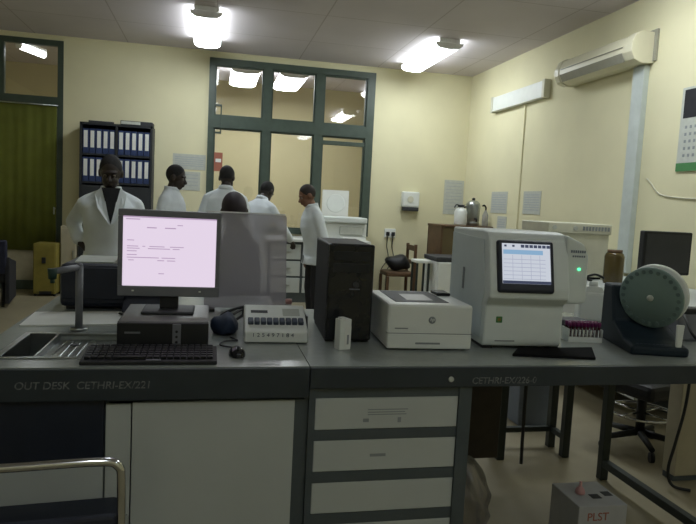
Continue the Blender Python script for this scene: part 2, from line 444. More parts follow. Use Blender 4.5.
# ------------------------------------------------------------------ right wall fittings
# air conditioner
t = thing('air_conditioner', 'long yellowed white split air conditioner high on the right wall', 'air conditioner', (XR, 0, 0))
pf = [(0, 3.13), (-.14, 3.135), (-.20, 3.10), (-.235, 3.02), (-.235, 2.95), (-.20, 2.885), (-.12, 2.855), (0, 2.865)]
body = MB().prism(pf, 5.38, 6.52, 'y', .006).build('body', M['ac'], t)
MB().prism([(x*1.04, 2.995+(z-2.995)*1.05) for x, z in pf], 5.26, 5.38, 'y', .006).build('end_cap', M['ac'], t)
MB().prism([(x*1.04, 2.995+(z-2.995)*1.05) for x, z in pf], 6.52, 6.60, 'y', .006).build('end_cap', M['ac'], t)
MB().prism([(-.236, 2.955), (-.242, 2.955), (-.206, 2.88), (-.20, 2.885)], 5.41, 6.49, 'y').build('louvre', M['ac_dark'], t)
MB().box(-.243, -.233, 5.41, 6.49, 3.005, 3.012).build('panel_seam', M['ac_dark'], body)
MB().box(-.02, 0, 5.22, 6.62, 2.875, 3.16).build('mounting_plate', M['ac_dark'], t)
# trunking
tag(MB().box(XR-.06, XR, 5.31, 5.47, .9, 2.85, .005).build('cable_trunking', M['duct']), 'wide pale trunking running down the wall from the air conditioner', 'trunking')
# wall batten
t = thing('wall_lamp', 'unlit long white batten fixed to the right wall', 'wall lamp', (XR, 0, 0))
MB().box(-.075, 0, 7.16, 8.55, 2.83, 3.03, .008).build('diffuser', M['white_plastic'], t)
MB().box(-.085, 0, 7.10, 7.16, 2.82, 3.04, .006).build('end_cap', M['beige'], t)
MB().box(-.085, 0, 8.55, 8.60, 2.82, 3.04, .006).build('end_cap', M['beige'], t)
tag(MB().box(XR-.02, XR, 7.67, 7.72, .09, 2.829, .003).build('conduit', M['wall']), 'thin cream conduit dropping from the wall batten', 'conduit')
# calendar
t = thing('calendar', 'wall calendar with green lower strip at the right edge', 'calendar', (XR, 0, 0))
MB().box(-.012, -.002, 4.36, 4.83, 1.85, 2.56).build('page', M['paper_grey'], t)
MB().box(-.015, -.012, 4.36, 4.83, 1.85, 1.92).build('green_strip', M['green_strip'], t)
MB().box(-.014, -.0121, 4.36, 4.80, 2.30, 2.54).build('picture', M['cloth_dark'], t)
b = MB()
for r in range(5):
    for k in range(7): b.box(-.0135, -.0121, 4.41+k*.055, 4.435+k*.055, 1.97+r*.06, 1.995+r*.06)
b.build('date_grid', M['print'], t)
# notices on the right wall
def notice_right(ya, yb, za, zb, label, rows):
    t = thing('notice', label, 'notice', (XR, 0, 0), 0, 'notices on the right wall')
    MB().box(-.006, 0, ya, yb, za, zb).build('sheet', M['paper_grey'], t)
    b = MB()
    for i in range(rows):
        z = zb-.04-(zb-za-.07)*i/rows
        b.box(-.0075, -.0061, ya+.03, yb-.03, z-.012, z)
    b.build('printing', M['faint_print'], t)
notice_right(8.02, 8.52, 1.40, 1.70, 'wide grey notice left of the cream conduit on right wall', 7)
notice_right(8.0, 8.28, 1.16, 1.36, 'small grey notice under the wide notice left of the conduit', 4)
notice_right(7.12, 7.56, 1.41, 1.70, 'grey notice right of the cream conduit on right wall', 7)
# hanging wire on the right wall
tag(MB().tube([(XR-.008, 5.2, 1.80), (XR-.008, 5.14, 1.76), (XR-.008, 5.0, 1.655), (XR-.008, 4.7, 1.62), (XR-.008, 4.45, 1.62)], .006).build('wall_wire', M['beige']), 'loose thin cream wire sagging along the wall right of the trunking', 'wire')

# ------------------------------------------------------------------ back wall fittings
t = thing('soap_dispenser', 'white box dispenser fixed on the back wall right of the partition', 'dispenser', (3.03, YB, 0))
MB().box(-.14, .14, -.10, 0, 1.42, 1.66, .02).build('housing', M['white_plastic'], t)
MB().box(-.12, .13, -.11, -.01, 1.36, 1.42, .01).build('outlet', M['dark_plastic'], t)
MB().cyl((-.01, -.101, 1.54), (-.01, -.108, 1.54), .05).build('badge', M['beige'], t)
t = thing('wall_socket', 'white wall socket with two plugs in it on the back wall', 'socket', (2.745, YB, 0))
MB().box(-.09, .09, -.02, 0, .93, 1.07, .006).build('face_plate', M['white_plastic'], t)
for sx in (-.04, .045):
    MB().box(sx-.025, sx+.025, -.06, -.02, .96, 1.02, .006).build('plug', M['black'], t)
for x, e in ((-.04, -.125), (.045, -.025)):
    MB().tube([(x, -.045, .97), (x-.01, -.05, .8), (x+.02, -.05, .6), (e, -.06, .42), (e-.02, -.08, .1)], .007).build('cord', M['black'], t)
def notice_back(x0, x1, z0, z1, label, mt, rows, grp=None):
    t = thing('notice', label, 'notice', (0, YB-(.031 if grp else 0), 0), 0, grp or 'notices on the back wall')
    MB().box(x0, x1, -.006, 0, z0, z1).build('sheet', mt, t)
    b = MB()
    for i in range(rows):
        z = z1-.04-(z1-z0-.07)*i/rows
        b.box(x0+.03, x1-.03, -.0075, -.0061, z-.01, z)
    b.build('printing', M['faint_print'], t)
notice_back(-.56, -.10, 1.80, 2.02, 'grey notice on the back wall left of the partition, upper one', M['paper_grey'], 5)
notice_back(-.52, -.17, 1.50, 1.77, 'white notice on the back wall left of the partition, lower one', M['paper_grey'], 4)
notice_back(3.60, 3.925, 1.34, 1.88, 'bluish grey poster on the back wall above the brown cupboard', M['paper_grey'], 9)
t = thing('notice', 'large white notice with a faint round mark on the right partition bay', 'notice', (0, YB-.04, 0), 0, 'notices on the partition')
MB().box(1.64, 2.05, -.008, 0, 1.22, 1.62).build('sheet', M['white'], t)
MB().lathe([(.13, -.0095), (.14, -.0095), (.14, -.0081), (.13, -.0081)], (1.85, 0, 1.42), 32, 'y').build('round_mark', M['white_plastic'], t)
t = thing('notice', 'narrow faded red notice at the left post of the partition', 'notice', (0, YB-.04, 0), 0, 'notices on the partition')
MB().box(.02, .14, -.006, 0, 1.80, 2.07).build('sheet', M['red'], t)
MB().box(.04, .12, -.0075, -.0061, 1.93, 1.98).build('printing', M['white'], t)

# ------------------------------------------------------------------ far bench along the partition
t = thing('far_bench', 'long pale bench with drawers under the window partition', 'bench', (0, 0, 0))
MB().box(.30, 2.24, 8.72, 9.51, .86, .90, .006).build('worktop', M['white_plastic'], t)
cb = MB().box(.34, 2.20, 8.80, 9.50, 0, .86).build('carcass', M['cabinet_grey'], t)
for k in range(4):
    for j in range(3):
        d = MB().box(.37+k*.455, .37+k*.455+.42, 8.77, 8.80, .14+j*.235, .14+j*.235+.21, .005).build('drawer', M['panel'], t)
        MB().box(.52+k*.455, .65+k*.455, 8.752, 8.77, .24+j*.235, .26+j*.235, .004).build('handle', M['steel'], d)
t = thing('bench_instrument', 'long white instrument on the far bench by the right bay', 'instrument', (0, 0, .9))
MB().box(1.38, 2.20, 8.86, 9.40, 0, .25, .02).build('body', M['white_plastic'], t)
MB().box(1.39, 2.19, 8.80, 9.42, .25, .33, .015).build('lid', M['analyser'], t)
MB().box(1.80, 2.14, 8.83, 8.86, .08, .20, .01).build('control_panel', M['paper_grey'], t)
MB().box(1.83, 2.18, 8.78, 8.83, .0, .05, .01).build('front_ledge', M['white'], t)

# ------------------------------------------------------------------ binder shelf
t = thing('binder_shelf', 'tall dark shelf of blue binders on the back wall', 'shelf', (0, 0, 0))
SX0, SX1, SY0, SY1 = -1.755, -.815, 9.19, 9.535
b = MB().box(SX0, SX0+.03, SY0, SY1, 0, 2.34).box(SX1-.03, SX1, SY0, SY1, 0, 2.34).box(SX0, SX1, SY1-.02, SY1, 0, 2.34)
b.box(SX0, SX1, SY0, SY1, 2.31, 2.34).box(-1.30, -1.27, SY0, SY1, 1.5, 2.31).box(SX0, SX1, SY0, SY1, 0, .08)
b.build('carcass', M['shelf'], t)
for z in (1.93, 1.55): MB().box(SX0+.03, SX1-.03, SY0+.01, SY1-.02, z-.025, z).build('shelf_board', M['shelf'], t)
for x0, x1 in ((SX0+.03, -1.287), (-1.283, SX1-.03)):
    d = MB().box(x0, x1, SY0-.005, SY0+.02, .09, 1.50, .004).build('door', M['shelf'], t)
    MB().box((x1-.06 if x1 < -1.2 else x0+.04), (x1-.04 if x1 < -1.2 else x0+.06), SY0-.025, SY0-.005, .8, .92, .004).build('handle', M['steel'], d)
proto = None
rown = {1.931: 'top', 1.551: 'second'}
for zz in (1.931, 1.551):
    for k in range(10):
        x = SX0+.075+k*.0845+(.030 if k > 4 else 0)
        if proto is None:
            proto = thing('binder', '', 'binder', (0, 0, 0), 0, 'blue binders on the dark shelf')
            MB().box(-.038, .038, 0, .28, 0, .325, .004).build('cover', M['binder'], proto)
            MB().box(-.024, .024, -.002, 0, .075, .30).build('label_card', M['white'], proto)
            o = proto
        else: o = copy_tree(proto)
        o.location = (x, SY0+.012, zz)
        nm = ['first', 'second', 'third', 'fourth', 'fifth'][k % 5]
        o['label'] = f"{nm} blue binder from the left in the {'left' if k < 5 else 'right'} half of the {rown[zz]} shelf"
t = tag(MB().box(-1.66, -1.34, 9.2, 9.45, 2.341, 2.365, .002, rot=(0, 0, .12)).build('document_folder', M['dark_plastic']), 'thin dark folder lying on the left top of the binder shelf', 'folder')
t = thing('file_box', 'white and dark file box lying on the right top of the binder shelf', 'file box', (-1.03, 9.33, 2.341))
MB().box(-.21, .21, -.13, .13, 0, .055, .004).build('cover', M['dark_plastic'], t)
MB().box(-.20, .05, -.134, -.13, .008, .047).build('label_card', M['paper_grey'], t)

# ------------------------------------------------------------------ far left things
t = thing('yellow_cabinet', 'small mustard yellow cabinet on the floor left of the man', 'cabinet', (-2.125, 8.95, 0))
MB().box(-.14, .14, 0, .32, .03, .70, .01).build('body', M['yellow'], t)
MB().box(-.13, .13, -.012, 0, .06, .68, .006).build('door', M['yellow'], t)
MB().box(-.03, .02, -.03, -.012, .44, .52, .006).build('latch', M['black'], t)
MB().box(-.06, .09, -.016, -.012, .03, .07).build('base_slot', M['black'], t)
for sx in (-.12, .12): MB().box(sx-.015, sx+.015, .02, .05, 0, .03).box(sx-.015, sx+.015, .27, .30, 0, .03).build('foot', M['black'], t)
t = thing('cream_cupboard', 'low cream cupboard between the yellow cabinet and the binder shelf', 'cupboard', (-1.875, 9.33, 0))
MB().box(-.10, .10, -.18, .18, 0, .93, .006).build('body', M['cream_panel'], t)
MB().box(-.09, .09, -.192, -.18, .05, .90, .003).build('door', M['cream_panel'], t)
MB().box(.055, .07, -.21, -.192, .5, .6, .003).build('handle', M['steel'], t)
t = thing('armchair', 'dark padded chair cut off by the left edge of the photo', 'chair', (-2.63, 8.30, 0), .15)
MB().box(-.28, .28, -.28, .28, .28, .44, .05).build('seat', M['cloth_dark'], t)
MB().prism([(-.30, .40), (-.18, .40), (-.26, .80), (-.33, .80)], -.27, .27, 'x', .02).build('backrest', M['cloth_navy'], t)
for sx in (-.29, .25): MB().prism([(-.33, .05), (.27, .05), (.27, .50), (-.10, .56), (-.30, .60)], sx, sx+.05, 'x', .012).build('armrest', M['cloth_dark'], t)
for sx in (-.22, .22):
    for sy in (-.22, .22): MB().cyl((sx, sy, 0), (sx, sy, .29), .02).build('leg', M['black'], t)

# corner furniture at the far right
t = thing('wooden_chair', 'brown wooden chair carrying a black bag below the wall socket', 'chair', (2.74, 9.0, 0), -PI/2)
# faces +x after rotation: local front is -y... seat pad and frame
MB().box(-.20, .20, -.22, .20, .40, .47, .02).build('seat', M['wood'], t)
for sx in (-.19, .19):
    MB().box(sx-.02, sx+.02, .18, .22, 0, .88, .005, rot=None).build('leg', M['wood'], t)
    MB().box(sx-.02, sx+.02, -.22, -.18, 0, .40, .005).build('leg', M['wood'], t)
MB().box(-.19, .19, .19, .215, .78, .86, .005).build('back_slat', M['wood'], t)
MB().box(-.19, .19, .19, .215, .58, .64, .005).build('back_slat', M['wood'], t)
b = MB(); b.ball((0, 0, .12), (.19, .15, .12), 3)
for v in b.bm.verts:
    v.co.x += .02*math.sin(v.co.z*30); v.co.z = max(.002, v.co.z+.012*math.sin(v.co.x*25))
tag(b.build('black_bag', M['black'], None, (2.74, 9.0, .471)), 'slumped black bag on the wooden chair below the wall socket', 'bag')
t = thing('white_stool', 'tall dark-legged stool with a white top in the far corner', 'stool', (2.735, 7.95, 0))
MB().box(-.10, .10, -.12, .12, .70, .74, .01).build('seat', M['white_plastic'], t)
for sx in (-.08, .08):
    for sy in (-.10, .10): MB().box(sx-.013, sx+.013, sy-.013, sy+.013, 0, .70, .003).build('leg', M['leg'], t)
t = thing('brown_cupboard', 'drab brown wooden cupboard carrying the urn in the far corner', 'cupboard', (3.42, 8.64, 0))
MB().box(-.27, -.24, -.27, .28, 0, 1.17).box(.46, .49, -.27, .28, 0, 1.17).box(-.27, .49, .25, .28, 0, 1.17).box(-.27, .49, -.27, .28, 0, .06).box(-.24, .46, -.26, .26, .60, .63).build('carcass', M['wood'], t)
MB().box(-.28, .50, -.29, .285, 1.17, 1.20, .004).build('top', M['wood'], t)
MB().box(-.235, .455, -.25, -.23, .64, 1.165, .003).build('door', M['brown_cupboard'], t)
MB().box(-.235, .455, -.25, -.23, .065, .595, .003).build('door', M['brown_cupboard'], t)
t = thing('small_fridge', 'small white fridge with a dark top in front of the brown cupboard', 'fridge', (3.09, 7.95, 0))
MB().box(-.22, .30, -.25, .25, .02, .74, .02).build('body', M['white_plastic'], t)
MB().box(-.23, .31, -.26, .25, .74, .80, .01).build('top', M['dark_plastic'], t)
MB().box(-.21, .29, -.285, -.25, .04, .73, .012).build('door', M['white_plastic'], t)
MB().box(.22, .25, -.31, -.285, .4, .6, .006).build('handle', M['steel'], t)
t = thing('white_bottle', 'white plastic bottle with a dark cap on the brown cupboard', 'bottle', (3.51, 8.58, 1.20))
MB().lathe([(.0, 0), (.085, 0), (.092, .02), (.092, .19), (.07, .235), (.035, .25), (.035, .265), (0, .265)]).build('bottle_body', M['white_plastic'], t)
MB().lathe([(0, .262), (.05, .262), (.05, .295), (0, .295)]).build('cap', M['dark_plastic'], t)
MB().tube([(-.03, -.03, .28), (-.09, -.04, .29), (-.12, -.05, .25)], .01).build('spout', M['dark_plastic'], t)
t = thing('water_urn', 'dull metal urn with a tap on the brown cupboard', 'urn', (3.735, 8.68, 1.20))
MB().lathe([(0, 0), (.085, 0), (.10, .015), (.10, .05), (.092, .06), (.10, .07), (.105, .30), (.10, .32), (.06, .36), (0, .37)]).build('urn_body', M['steel'], t)
MB().lathe([(.0, .365), (.02, .365), (.025, .395), (0, .405)]).build('lid_knob', M['black'], t)
MB().cyl((0, -.10, .10), (0, -.155, .10), .012).cyl((0, -.15, .11), (0, -.15, .06), .011).build('tap', M['black'], t)
MB().tube([(-.10, 0, .27), (-.14, 0, .25), (-.14, 0, .18), (-.10, 0, .16)], .009).build('handle', M['black'], t)
t = thing('wash_bottle', 'slim clear bottle with a dark nozzle right of the urn', 'bottle', (3.855, 8.50, 1.20))
MB().lathe([(0, 0), (.04, 0), (.045, .02), (.042, .16), (.02, .21), (.015, .23), (0, .23)]).build('bottle_body', M['clear_tube'], t)
MB().tube([(0, 0, .23), (0, 0, .27), (-.03, -.01, .30), (-.06, -.02, .29)], .012).build('nozzle', M['black'], t)

# ------------------------------------------------------------------ right-hand wall bench and what stands on it
t = thing('side_bench', 'pale bench along the right wall behind the analyser', 'bench', (0, 0, 0))
MB().box(2.78, 3.92, 3.55, 6.2, .83, .87, .005).build('worktop', M['panel'], t)
MB().box(2.86, 3.90, 3.70, 6.15, .19, .83, .004).build('carcass', M['white_plastic'], t)
MB().box(3.35, 3.85, 3.95, 6.0, 0, .19).build('plinth', M['cabinet_grey'], t)
MB().box(2.82, 3.9, 3.56, 3.60, .76, .83).build('rail', M['leg'], t)
t = thing('bench_analyser', 'beige instrument with vents and a ridged top behind the white analyser', 'instrument', (3.13, 5.15, .87))
MB().box(-.30, .30, -.2, .25, .02, .46, .015).build('body', M['beige'], t)
MB().box(-.31, .305, -.22, .26, .40, .49, .008).build('top_cover', M['beige'], t)
b = MB()
for k in range(9): b.box(.02+k*.03, .04+k*.03, -.224, -.22, .43, .465)
b.build('vent', M['print'], t)
for k in range(2): MB().cyl((-.25+k*.2, -.22, .447), (-.25+k*.2, -.226, .447), .02).build('button', M['paper_grey'], t)
for sx in (-.25, .25): MB().box(sx-.03, sx+.03, -.15, .2, 0, .02).build('foot', M['black'], t)
t = thing('brown_jar', 'squat brown glass jar beside the pale trunking', 'jar', (3.335, 4.72, .87))
MB().lathe([(0, 0), (.075, 0), (.08, .02), (.08, .23), (.07, .255), (.055, .265), (0, .265)]).build('jar_body', M['brown_glass'], t)
MB().lathe([(0, .26), (.06, .26), (.06, .285), (0, .285)]).build('lid', M['wood'], t)
# dark monitor seen from the front on the side bench
t = thing('dark_monitor', 'switched-off black monitor on the side bench behind the disc mixer', 'monitor', (3.40, 4.2, .87))
MB().box(-.215, .205, -.03, .03, .14, .47, .01).build('screen_housing', M['black'], t)
MB().box(-.195, .185, -.033, -.03, .16, .45).build('screen', M['dark_plastic'], t)
MB().box(-.04, .04, -.01, .03, .02, .16, .006).build('stem', M['black'], t)
MB().box(-.12, .12, -.09, .09, 0, .02, .006).build('base', M['black'], t)

# ------------------------------------------------------------------ main island bench
WT = .90
# left worktop with sink cut-out
t = thing('worktop', 'grey green worktop with the sink, left of the seam', 'worktop', (0, 0, 0))
WXL, SEAM, WYF, WYB = -.725, .326, 1.966, 3.46
hx0, hx1, hy0, hy1 = -.635, -.295, 2.09, 2.45
b = MB()
b.box(WXL, SEAM, WYF+.012, hy0, .868, WT).box(WXL, SEAM, hy1, WYB, .868, WT).box(WXL, hx0, hy0, hy1, .868, WT).box(hx1, SEAM, hy0, hy1, .868, WT)
b.build('slab', M['laminate'], t)
ap = MB().box(WXL, SEAM, WYF, WYF+.0118, .80, WT-.003, .002).build('apron', M['apron'], t)
text('handwriting', 'OUT DESK  CETHRI-EX/221', .032, M['chalk'], ap, (-.548, WYF-.0004, .838), shear=.12, bold=.0002)
# left end and back aprons
MB().box(WXL, WXL+.012, WYF+.013, WYB, .80, .867).build('end_apron', M['apron'], t)
MB().box(WXL+.013, SEAM, WYB-.012, WYB, .80, .867).build('back_apron', M['apron'], t)
# right bench on steel legs
t = thing('lab_bench', 'grey green bench on dark steel legs, right of the seam', 'bench', (0, 0, 0))
BX0, BX1, BYB = SEAM+.003, 2.32, 3.06
MB().box(BX0, BX1, WYF+.012, BYB, .868, WT).build('slab', M['laminate'], t)
ap = MB().box(BX0, BX1, WYF, WYF+.0118, .829, WT-.003, .002).build('apron', M['apron'], t)
text('handwriting', 'CETHRI-EX/226-0', .032, M['chalk'], ap, (.885, WYF-.0004, .840), shear=.12, bold=.0002)
MB().lathe([(0, 0), (.0095, 0), (.0095, -.005), (.007, -.007), (0, -.007)], (.809, WYF, .857), 18, 'y').build('lock', M['paper_grey'], ap)
MB().box(BX1-.012, BX1, WYF+.013, BYB, .829, .867).build('end_apron', M['apron'], t)
MB().box(BX0, BX1-.013, BYB-.012, BYB, .829, .867).build('back_apron', M['apron'], t)
for x, y in ((2.135, 2.96), (2.135, 2.03), (.95, 2.96)):
    MB().box(x-.022, x+.022, y-.022, y+.022, 0, .868, .003).build('leg', M['leg'], t)
MB().box(2.115, 2.155, 2.052, 2.938, .075, .115, .003).build('foot_rail', M['leg'], t)

MB().box(.90, 1.525, 3.0, 3.02, .125, .829, .002).build('rear_sheet', M['dark_brown'], t)  # dark brown sheet between the legs at the bench back
# base cabinets
t = thing('sink_cabinet', 'cabinet under the sink with a navy band above a pale door', 'cabinet', (0, 0, 0))
MB().box(-.71, -.70, 2.0, 2.9, 0, .80).box(-.312, -.30, 2.0, 2.9, 0, .80).box(-.70, -.312, 2.88, 2.9, 0, .80).box(-.70, -.312, 2.0, 2.88, 0, .05).box(-.70, -.312, 2.02, 2.88, .55, .56).build('carcass', M['cabinet_grey'], t)
MB().box(-.71, -.301, 1.985, 2.0, .60, .80, .002).build('upper_panel', M['navy_panel'], t)  # dark navy sheet across the upper part of the front
MB().box(-.71, -.301, 1.985, 2.0, .05, .597, .002).build('door', M['panel'], t)
t = thing('cupboard', 'cupboard with one wide pale sliding panel left of the drawers', 'cabinet', (0, 0, 0))
MB().box(-.298, -.288, 2.0, 2.9, 0, .80).box(.316, .328, 1.99, 2.9, 0, .80).box(-.288, .316, 2.88, 2.9, 0, .80).box(-.288, .316, 2.0, 2.88, 0, .05).box(-.288, .316, 2.0, 2.88, .788, .80).box(.284, .316, 1.99, 2.02, .05, .788).build('carcass', M['cabinet_grey'], t)
MB().box(-.296, -.222, 1.988, 2.0, .05, .782, .002).build('filler_panel', M['panel'], t)
MB().box(-.218, .284, 1.984, 1.998, .05, .787, .002).build('sliding_panel', M['panel'], t)
t = thing('drawer_cabinet', 'dark grey cabinet with four pale drawers under the printer', 'cabinet', (0, 0, 0))
b = MB().box(.33, .351, 1.979, 2.55, 0, .828).box(.849, .895, 1.979, 2.55, 0, .828).box(.351, .849, 2.53, 2.55, 0, .828).box(.351, .849, 1.99, 2.53, 0, .215)
for z0, z1 in ((.792, .828), (.648, .683), (.503, .540), (.357, .395)): b.box(.351, .849, 1.9845, 2.52, z0, z1)
b.build('carcass', M['cabinet_grey'], t)
for i, (z0, z1) in enumerate(((.684, .791), (.541, .647), (.396, .502), (.216, .356))):
    d = MB().box(.352, .848, 1.984, 2.45, z0, z1, .003).build('drawer', M['panel'], t)
    if i == 0:
        bb = MB()
        for k, (w, zz) in enumerate(((.14, .752), (.13, .743), (.135, .735))): bb.box(.53, .53+w, 1.9832, 1.984, zz-.003, zz)
        bb.box(.515, .535, 1.9832, 1.984, .708, .720); bb.box(.635, .647, 1.9832, 1.984, .705, .722)
        bb.build('label_print', M['print'], d)
    if i == 1:
        MB().box(.545, .60, 1.9832, 1.984, .588, .598).build('label_print', M['print'], d)

# sink and tap
t = thing('sink', 'stainless steel sink with a drainer at the left end', 'sink', (0, 0, 0))
b = MB()
b.box(-.645, -.285, 2.08, 2.10, WT, WT+.004, .001).box(-.645, -.285, 2.44, 2.46, WT, WT+.004, .001).box(-.645, -.625, 2.10, 2.44, WT, WT+.004, .001).box(-.305, -.285, 2.10, 2.44, WT, WT+.004, .001)
b.build('rim', M['steel'], t)
b = MB()
b.box(-.630, -.625, 2.095, 2.445, .745, WT).box(-.531, -.525, 2.095, 2.445, .745, WT+.003).box(-.625, -.531, 2.095, 2.10, .745, WT).box(-.625, -.531, 2.44, 2.445, .745, WT).box(-.625, -.531, 2.10, 2.44, .745, .75)
b.cyl((-.58, 2.27, .75), (-.58, 2.27, .753), .025)
b.build('basin', M['steel'], t)
b = MB().box(-.525, -.300, 2.095, 2.445, .872, .878)
for k in range(7): b.box(-.505+k*.026, -.497+k*.026, 2.12, 2.42, .878, .882, .002)
b.build('drainer', M['steel'], t)
MB().cyl((-.455, 2.345, .8825), (-.455, 2.345, .8845), .016).build('overflow', M['black'], t)
t = thing('tap', 'tall grey laboratory tap with a green nozzle behind the sink', 'tap', (-.476, 2.52, WT))
MB().cyl((0, 0, 0), (0, 0, .012), .032).build('base', M['steel'], t)
MB().cyl((0, 0, .012), (0, 0, .245), .0135).ball((0, 0, .245), .0135, 2).cyl((0, 0, .24), (-.075, -.085, .232), .012).build('pipe', M['grey_plastic'], t)
MB().cyl((-.075, -.085, .242), (-.075, -.085, .205), .017, .014).cyl((-.075, -.085, .205), (-.075, -.085, .19), .008).build('nozzle', M['rubber_green'], t)

# paper and the dark box on the left back of the bench
t = tag(MB().prism([(-.70, 2.575), (-.33, 2.62), (-.36, 2.90), (-.745+.03, 2.86)], WT+.0005, WT+.006, 'z').build('paper_sheets', M['white']), 'white sheets of paper on the worktop behind the sink', 'paper')
t = thing('dark_printer', 'dark navy box-shaped printer behind the tap at left', 'printer', (-.415, 2.95, WT))
MB().box(-.225, .225, 0, .42, .012, .205, .022).build('body', M['navy_box'], t)
MB().box(-.215, .215, -.006, 0, .05, .19, .003).build('front_panel', M['navy_box'], t)
MB().prism([(-.12, .012), (0, .012), (0, .10), (-.10, .03)], .05, .24, 'x', .006).build('output_tray', M['navy_box'], t)
for sx in (-.18, .18): MB().box(sx-.02, sx+.02, .02, .40, 0, .012).build('foot', M['black'], t)
tag(MB().box(-.60, -.38, 3.0, 3.30, WT+.2055, WT+.211, 0, rot=(0, 0, .1)).build('paper_sheets', M['paper_grey']), 'flat grey sheets on the left top of the dark printer', 'paper')
o = MB().prism([(0, 0), (.15, 0), (.15, .052), (.05, .055)], -.0, .20, 'y').build('paper_sheets', M['white'], None, (-.425, 2.99, WT+.2058), .05)
tag(o, 'thick wedge of white paper on the right top of the dark printer', 'paper')
tag(MB().tube([(-.37, 2.82, .912), (-.335, 2.75, .912), (-.325, 2.72, .912), (-.30, 2.76, .912), (-.27, 2.77, .912), (-.24, 2.84, .912), (-.2, 2.87, .912)], .005).build('cable', M['black']), 'black cable looped on the paper by the dark printer', 'cable')

# desktop computer, monitor, keyboard, mouse
t = thing('desktop_computer', 'low grey and black desktop computer case under the lit monitor', 'computer', (-.146, 2.195, WT), .0)
MB().box(-.150, .150, .012, .36, .006, .098, .004).build('case', M['pc_top'], t)
fr = MB().box(-.150, .150, 0, .012, .006, .094, .003).build('front_panel', M['black'], t)
MB().box(.030, .058, -.004, 0, .010, .092, .002).build('silver_strip', M['grey_plastic'], fr)
MB().box(-.125, -.075, -.002, 0, .058, .064).build('drive_slot', M['grey_plastic'], fr)
for k in range(3): MB().cyl((.044, -.004, .03+k*.018), (.044, -.0065, .03+k*.018), .0045).build('button', M['black'], fr)
for sx in (-.12, .12): MB().box(sx-.012, sx+.012, .03, .33, 0, .006).build('foot', M['black'], t)
t = thing('lit_monitor', 'monitor showing a pinkish white document on top of the desktop computer', 'monitor', (-.142, 2.40, WT+.098), R(-.5))
MB().box(-.187, .187, -.012, .034, .060, .382, .008).build('screen_housing', M['grey_plastic'], t)
b = MB()
b.box(-.187, .187, -.02, -.012, .352+.005, .382, .003).box(-.187, .187, -.02, -.012, .060, .098, .003).box(-.187, -.170, -.02, -.012, .098, .357, .002).box(.170, .187, -.02, -.012, .098, .357, .002)
b.build('bezel', M['grey_plastic'], t)
sc = MB().box(-.170, .170, -.0145, -.012, .098, .357).build('screen', M['screen_pink'], t)
b = MB()
def line(x0, x1, z, h=.003): b.box(x0, x1, -.0152, -.0145, z-h/2, z+h/2)
line(-.17, .17, .3545, .005); line(-.16, -.11, .346, .004); line(-.085, -.05, .316, .004); line(-.02, .02, .316, .004); line(.025, .045, .328)
for z, segs in ((.268, ((-.155, -.13),)), (.246, ((-.155, -.115), (-.10, -.09), (-.075, -.02), (0, .05))), (.238, ((-.155, -.11), (-.08, .0), (.01, .035))), (.228, ((-.155, -.12),)), (.214, ((-.155, -.12),)), (.204, ((-.155, -.04), (-.03, .02))), (.194, ((-.15, -.13), (-.045, -.02), (-.01, .02))), (.145, ((-.04, -.02),))):
    for a, e in segs: line(a, e, z)
b.build('document_text', M['screen_print'], sc)
MB().box(-.034, .034, -.005, .04, .010, .075, .006).build('stem', M['black'], t)
MB().box(-.095, .095, -.075, .085, 0, .012, .005).build('base', M['dark_plastic'], t)
for k in range(2): MB().box(-.135+k*.245, -.127+k*.245, -.022, -.02, .078, .083).build('status_light', M['white'], t)
t.scale = (.965, 1, .975)
t = thing('keyboard', 'black keyboard lying at the front edge of the worktop', 'keyboard', (-.172, 2.07, WT))
MB().prism([(-.068, 0), (.085, 0), (.085, .026), (-.068, .012)], -.205, .205, 'x', .003).build('base', M['black'], t)
b = MB()
for r in range(6):
    y = -.048+r*.022; z = .0145+(y+.068)*.0915
    for k in range(19):
        if r == 0 and 4 <= k <= 8: continue
        b.box(-.195+k*.0205, -.195+k*.0205+.0175, y, y+.018, z-.001, z+.006, .0012, 1)
    if r == 0: b.box(-.113, -.113+5*.0205-.003, y, y+.018, z-.001, z+.006, .0012, 1)
b.build('keys', M['black'], t)
MB().box(-.012+.0, .033, -.064, -.052, .0125, .0155).build('badge', M['grey_plastic'], t)
t = thing('mouse', 'small black mouse beside the keyboard', 'mouse', (.10, 2.125, WT), .1)
b = MB().ball((0, 0, .004), (.028, .045, .028), 3); bmesh.ops.bisect_plane(b.bm, geom=b.bm.verts[:]+b.bm.edges[:]+b.bm.faces[:], plane_co=(0, 0, 0), plane_no=(0, 0, -1), clear_outer=True)
b.build('shell', M['black_gloss'], t)
MB().cyl((-.004, -.022, .029), (.004, -.022, .029), .008).build('wheel', M['dark_plastic'], t)
MB().tube([(0, .044, .010), (.0, .09, .006), (-.04, .13, .006), (-.02, .19, .006), (.03, .20, .006), (.01, .26, .006)], .0028).build('cable', M['black'], t)

